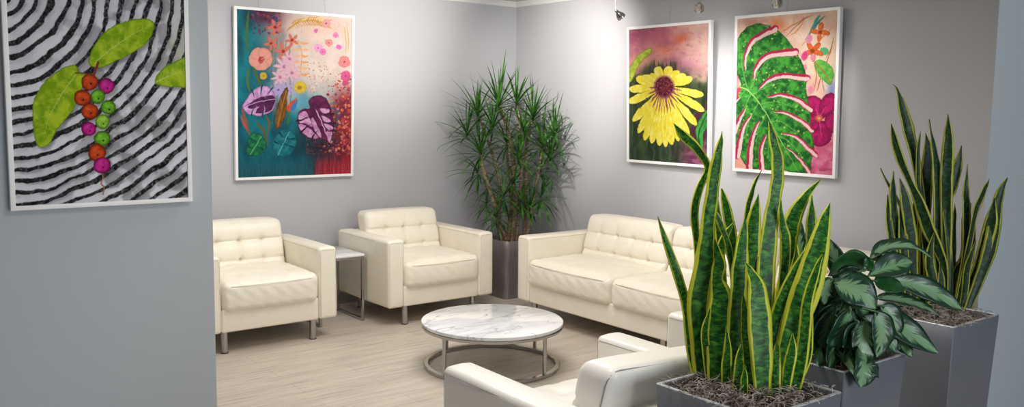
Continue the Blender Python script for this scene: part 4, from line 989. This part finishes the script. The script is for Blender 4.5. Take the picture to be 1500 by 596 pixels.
at_ = nt.nodes.new('ShaderNodeAttribute'); at_.attribute_name = 'pigment'; nt.links.new(at_.outputs['Color'], b_.inputs['Base Color'])
m_matte, nt, b_ = mat('matte_painted_canvas', (200, 200, 200), 0.8, Specular_IOR_Level=0.1)
at_ = nt.nodes.new('ShaderNodeAttribute'); at_.attribute_name = 'pigment'; nt.links.new(at_.outputs['Color'], b_.inputs['Base Color'])
def painting(label, origin, udir, width, z0, z1, lean, crop, fn, dens, wires=(0.5,), outward=(0, -1), gain=0.86, strokes=500, cm=None):
    """origin: lower left corner of the front face as seen; udir: unit vector to its right"""
    cx_, cy_ = origin[0]+udir[0]*width/2, origin[1]+udir[1]*width/2
    root = thing('framed_painting', label, 'painting', (cx_, cy_, z0), 0)
    H = z1-z0; U = np.array([udir[0], udir[1], 0.0]); Wd = np.array([outward[0], outward[1], 0.0]); V = np.array([0, 0, 1.0])*math.sqrt(1-(lean/H)**2)+Wd*(lean/H); N = np.cross(U, V); N = N if N @ Wd > 0 else -N
    rot = Matrix(((U[0], -N[0], V[0], cx_), (U[1], -N[1], V[1], cy_), (U[2], -N[2], V[2], z0), (0, 0, 0, 1)))
    root.matrix_world = rot
    fw, dp = 0.021, 0.034
    bm = bmesh.new(); hw = width/2
    for (x0, a0, x1, a1) in ((-hw, 0, hw, fw), (-hw, H-fw, hw, H), (-hw, fw, -hw+fw, H-fw), (hw-fw, fw, hw, H-fw)): bbox(bm, x0, 0, a0, x1, dp, a1, 0.0012)
    build('frame', bm, M_white, root)
    nx, nz = int((width-2*fw)*dens), int((H-2*fw)*dens); xs = np.linspace(-hw+fw, hw-fw, nx); zs = np.linspace(fw, H-fw, nz)
    XX, ZZ = np.meshgrid(xs, zs); XX, ZZ = XX.ravel(), ZZ.ravel()
    Pw = np.array([cx_, cy_, z0])+XX[:, None]*U+ZZ[:, None]*V-0.008*N
    v = Pw-CAM; q = v @ _f; px = 750+FPX*(v @ _r)/q; py = 298-FPX*(v @ _u)/q
    A = Art((px-crop[0])*crop[2], (py-crop[1])*crop[2]); fn(A); A.brush(strokes, 16, 3.2, 0.4) if strokes else None
    me = bpy.data.meshes.new('canvas'); co = np.stack([XX, np.full_like(XX, 0.008), ZZ], 1)
    i = np.arange(nx*nz).reshape(nz, nx); F = np.stack([i[:-1, :-1], i[:-1, 1:], i[1:, 1:], i[1:, :-1]], -1).reshape(-1, 4)
    me.vertices.add(len(co)); me.vertices.foreach_set('co', co.ravel()); me.loops.add(F.size); me.loops.foreach_set('vertex_index', F.ravel().astype(np.int32))
    me.polygons.add(len(F)); me.polygons.foreach_set('loop_start', np.arange(0, F.size, 4, dtype=np.int32)); me.polygons.foreach_set('loop_total', np.full(len(F), 4, dtype=np.int32)); me.update(calc_edges=True)
    ca = me.color_attributes.new('pigment', 'FLOAT_COLOR', 'POINT'); c = np.clip(A.C, 0, 1)*gain; lin = np.where(c <= 0.04045, c/12.92, ((c+0.055)/1.055)**2.4)
    ca.data.foreach_set('color', np.concatenate([lin, np.ones((len(lin), 1))], 1).ravel().astype(np.float32))
    link('canvas', me, cm or m_art, root)
    bm = bmesh.new(); box(bm, -hw+fw*0.5, 0.010, fw*0.5, hw-fw*0.5, dp-0.004, H-fw*0.5); build('backing_board', bm, M_trim, root, smooth=False)
    for wx in wires:
        bm = bmesh.new(); x = -hw+width*wx; top = (np.array([cx_, cy_, z0])+U*x); L_ = rot.inverted() @ Vector((top[0]+Wd[0]*0.006-Wd[0]*0.03, top[1]+Wd[1]*0.006-Wd[1]*0.03, CZ-0.05)); tube(bm, [(x, dp*0.6, H-0.002), tuple(L_)], 0.0009, 5); build('hanging_wire', bm, M_chrome, root)
OW = 0.042
painting('large black and white brushstroke painting with lime leaves and bright berries, in the left foreground', (0.640, PY-OW), (1, 0), 0.814, 1.169, 2.27, 0.012, (0, 0, 1.923), paint_berries, 420, gain=0.95, strokes=0, cm=m_matte)
painting('teal and cream floral painting with purple monstera leaves on the back wall', (2.462, YA-OW), (1, 0), 1.004, 1.083, 2.400, 0.04, (335, 0, 2.207), paint_floral, 400, (0.2, 0.75))
painting('yellow daisy painting on the right wall, seen above the sofa', (XB-OW, 5.105), (0, -1), 0.855, 1.240, 2.325, 0.04, (900, 0, 2.294), paint_daisy, 400, (0.5,), (-1, 0))
painting('green monstera leaf painting with magenta slits on the right wall', (XB-OW, 4.036), (0, -1), 0.826, 1.234, 2.335, 0.04, (1060, 0, 2.207), paint_monstera, 400, (0.5,), (-1, 0))

# ------------------------------------------------------------------ wall outlet
oc = (4.898, YA-0.004, 0.545)
t = thing('wall_outlet', 'white wall outlet low on the back wall, behind the corner plant', 'outlet', oc)
bm = bmesh.new(); bbox(bm, -0.036, -0.003, -0.058, 0.036, 0.003, 0.058, 0.002); build('cover_plate', bm, M_plate, t)
for s in (-1, 1):
    bm = bmesh.new(); bbox(bm, -0.017, -0.0045, s*0.024-0.014, 0.017, -0.003, s*0.024+0.014, 0.0008)
    for q in (-0.006, 0.006): box(bm, q-0.001, -0.0049, s*0.024-0.004, q+0.001, -0.0045, s*0.024+0.005, mi=1)
    build('socket', bm, [M_plate, M_dark], t)
# ------------------------------------------------------------------ track lights
TX, TZ = 4.30, 2.50
t = thing('light_rail', 'thin chrome rail carrying the spotlights, hung below the ceiling along the right wall', 'light rail', (TX, 4.2, TZ))
bm = bmesh.new(); tube(bm, [(0, -1.9, 0), (0, 0.28, 0)], 0.006, 10); build('rail', bm, M_chrome, t)
for y in (-1.7, 0.24):
    bm = bmesh.new(); tube(bm, [(0, y, 0.006), (0, y, CZ-TZ)], 0.004, 8); lathe(bm, [(0, CZ-TZ-0.012), (0.03, CZ-TZ-0.012), (0.03, CZ-TZ), (0, CZ-TZ)], 20, (0, y, 0)); build('ceiling_mount', bm, M_chrome, t)
m_lamp, nt, b = mat('lit_lamp_face', (255, 240, 215), 0.4); b.inputs['Emission Color'].default_value = (1.0, 0.88, 0.7, 1); b.inputs['Emission Strength'].default_value = 7.0
def spot(y, head, target, power, deg, label, x=TX):
    t = thing('spotlight', label, 'spotlight', (x, y, TZ), 0, 'rail spotlights')
    hp = np.array(head); o0 = np.array([x, y, TZ]); rel = hp-o0
    bm = bmesh.new(); bbox(bm, -0.011, -0.02, -0.022, 0.011, 0.02, -0.0065, 0.004); build('clip', bm, M_chrome, t)
    d = np.array(target)-hp; d /= np.linalg.norm(d)
    back = rel-d*0.045
    bm = bmesh.new(); tube(bm, [(0, 0, -0.02), (0, 0, back[2]+0.05), tuple(back)], 0.0032, 8); build('stem', bm, M_chrome, t)
    bm = bmesh.new(); lathe(bm, [(0, -0.047), (0.010, -0.047), (0.012, -0.030), (0.017, -0.022), (0.027, -0.004), (0.031, 0.012), (0.031, 0.020), (0.028, 0.020), (0.028, 0.012), (0.012, -0.018), (0, -0.018)], 28)
    h = build('lamp_head', bm, M_chrome, t); q = Vector(d).to_track_quat('Z', 'Y'); h.rotation_mode = 'QUATERNION'; h.rotation_quaternion = q; h.location = rel
    bm = bmesh.new(); lathe(bm, [(0, 0.010), (0.0262, 0.010), (0.0262, 0.013), (0, 0.014)], 24); f = build('lens', bm, m_lamp, h)
    aim_spot('spotlight_beam', tuple(hp+d*0.035), target, power, deg)
spot(4.39, (4.33, 4.375, 2.305), (5.20, 4.15, 1.45), 38, 88, 'chrome spotlight above the yellow daisy painting, leftmost in view')
spot(3.64, (4.30, 3.655, 2.300), (5.20, 4.45, 1.75), 30, 70, 'chrome spotlight hanging between the daisy and monstera paintings')
spot(3.08, (4.30, 3.090, 2.285), (5.20, 3.65, 1.75), 36, 64, 'chrome spotlight right above the large monstera leaf painting')
TZ2 = 2.57
# second rail washes the back wall
t = thing('light_rail', 'thin chrome rail along the back wall, above the two cream armchairs', 'light rail', (3.0, 5.10, TZ2))
bm = bmesh.new(); tube(bm, [(-1.6, 0, 0), (1.2, 0, 0)], 0.006, 10); build('rail', bm, M_chrome, t)
for x in (-1.3, 1.05):
    bm = bmesh.new(); tube(bm, [(x, 0, 0.006), (x, 0, CZ-TZ2)], 0.004, 8); lathe(bm, [(0, CZ-TZ2-0.012), (0.03, CZ-TZ2-0.012), (0.03, CZ-TZ2), (0, CZ-TZ2)], 20, (x, 0, 0)); build('ceiling_mount', bm, M_chrome, t)
for x, tx, ty, tz, pw, lab in ((3.72, 3.74, YA, 2.38, 85, 'chrome spotlight above the right edge of the floral painting'), (3.95, 5.2, 5.80, 2.0, 110, 'chrome spotlight on the back rail turned towards the room corner'), (2.3, 2.3, YA, 2.1, 30, 'chrome spotlight on the back rail above the half-hidden armchair')):
    t = thing('spotlight', lab, 'spotlight', (x, 5.10, TZ2), 0, 'rail spotlights')
    bm = bmesh.new(); bbox(bm, -0.02, -0.011, -0.022, 0.02, 0.011, -0.0065, 0.004); build('clip', bm, M_chrome, t)
    hp = np.array([x, 5.17, 2.49]); tg = np.array([tx, ty, tz]); d = tg-hp; d /= np.linalg.norm(d); rel = hp-np.array([x, 5.10, TZ]); back = rel-d*0.045
    bm = bmesh.new(); tube(bm, [(0, 0, -0.02), tuple(back)], 0.0032, 8); build('stem', bm, M_chrome, t)
    bm = bmesh.new(); lathe(bm, [(0, -0.047), (0.010, -0.047), (0.012, -0.030), (0.017, -0.022), (0.027, -0.004), (0.031, 0.012), (0.031, 0.020), (0.028, 0.020), (0.028, 0.012), (0.012, -0.018), (0, -0.018)], 28)
    h = build('lamp_head', bm, M_chrome, t); h.rotation_mode = 'QUATERNION'; h.rotation_quaternion = Vector(d).to_track_quat('Z', 'Y'); h.location = rel
    bm = bmesh.new(); lathe(bm, [(0, 0.010), (0.0262, 0.010), (0.0262, 0.013), (0, 0.014)], 24); build('lens', bm, m_lamp, h)
    aim_spot('spotlight_beam', tuple(hp+d*0.035), tuple(tg), pw, 84)
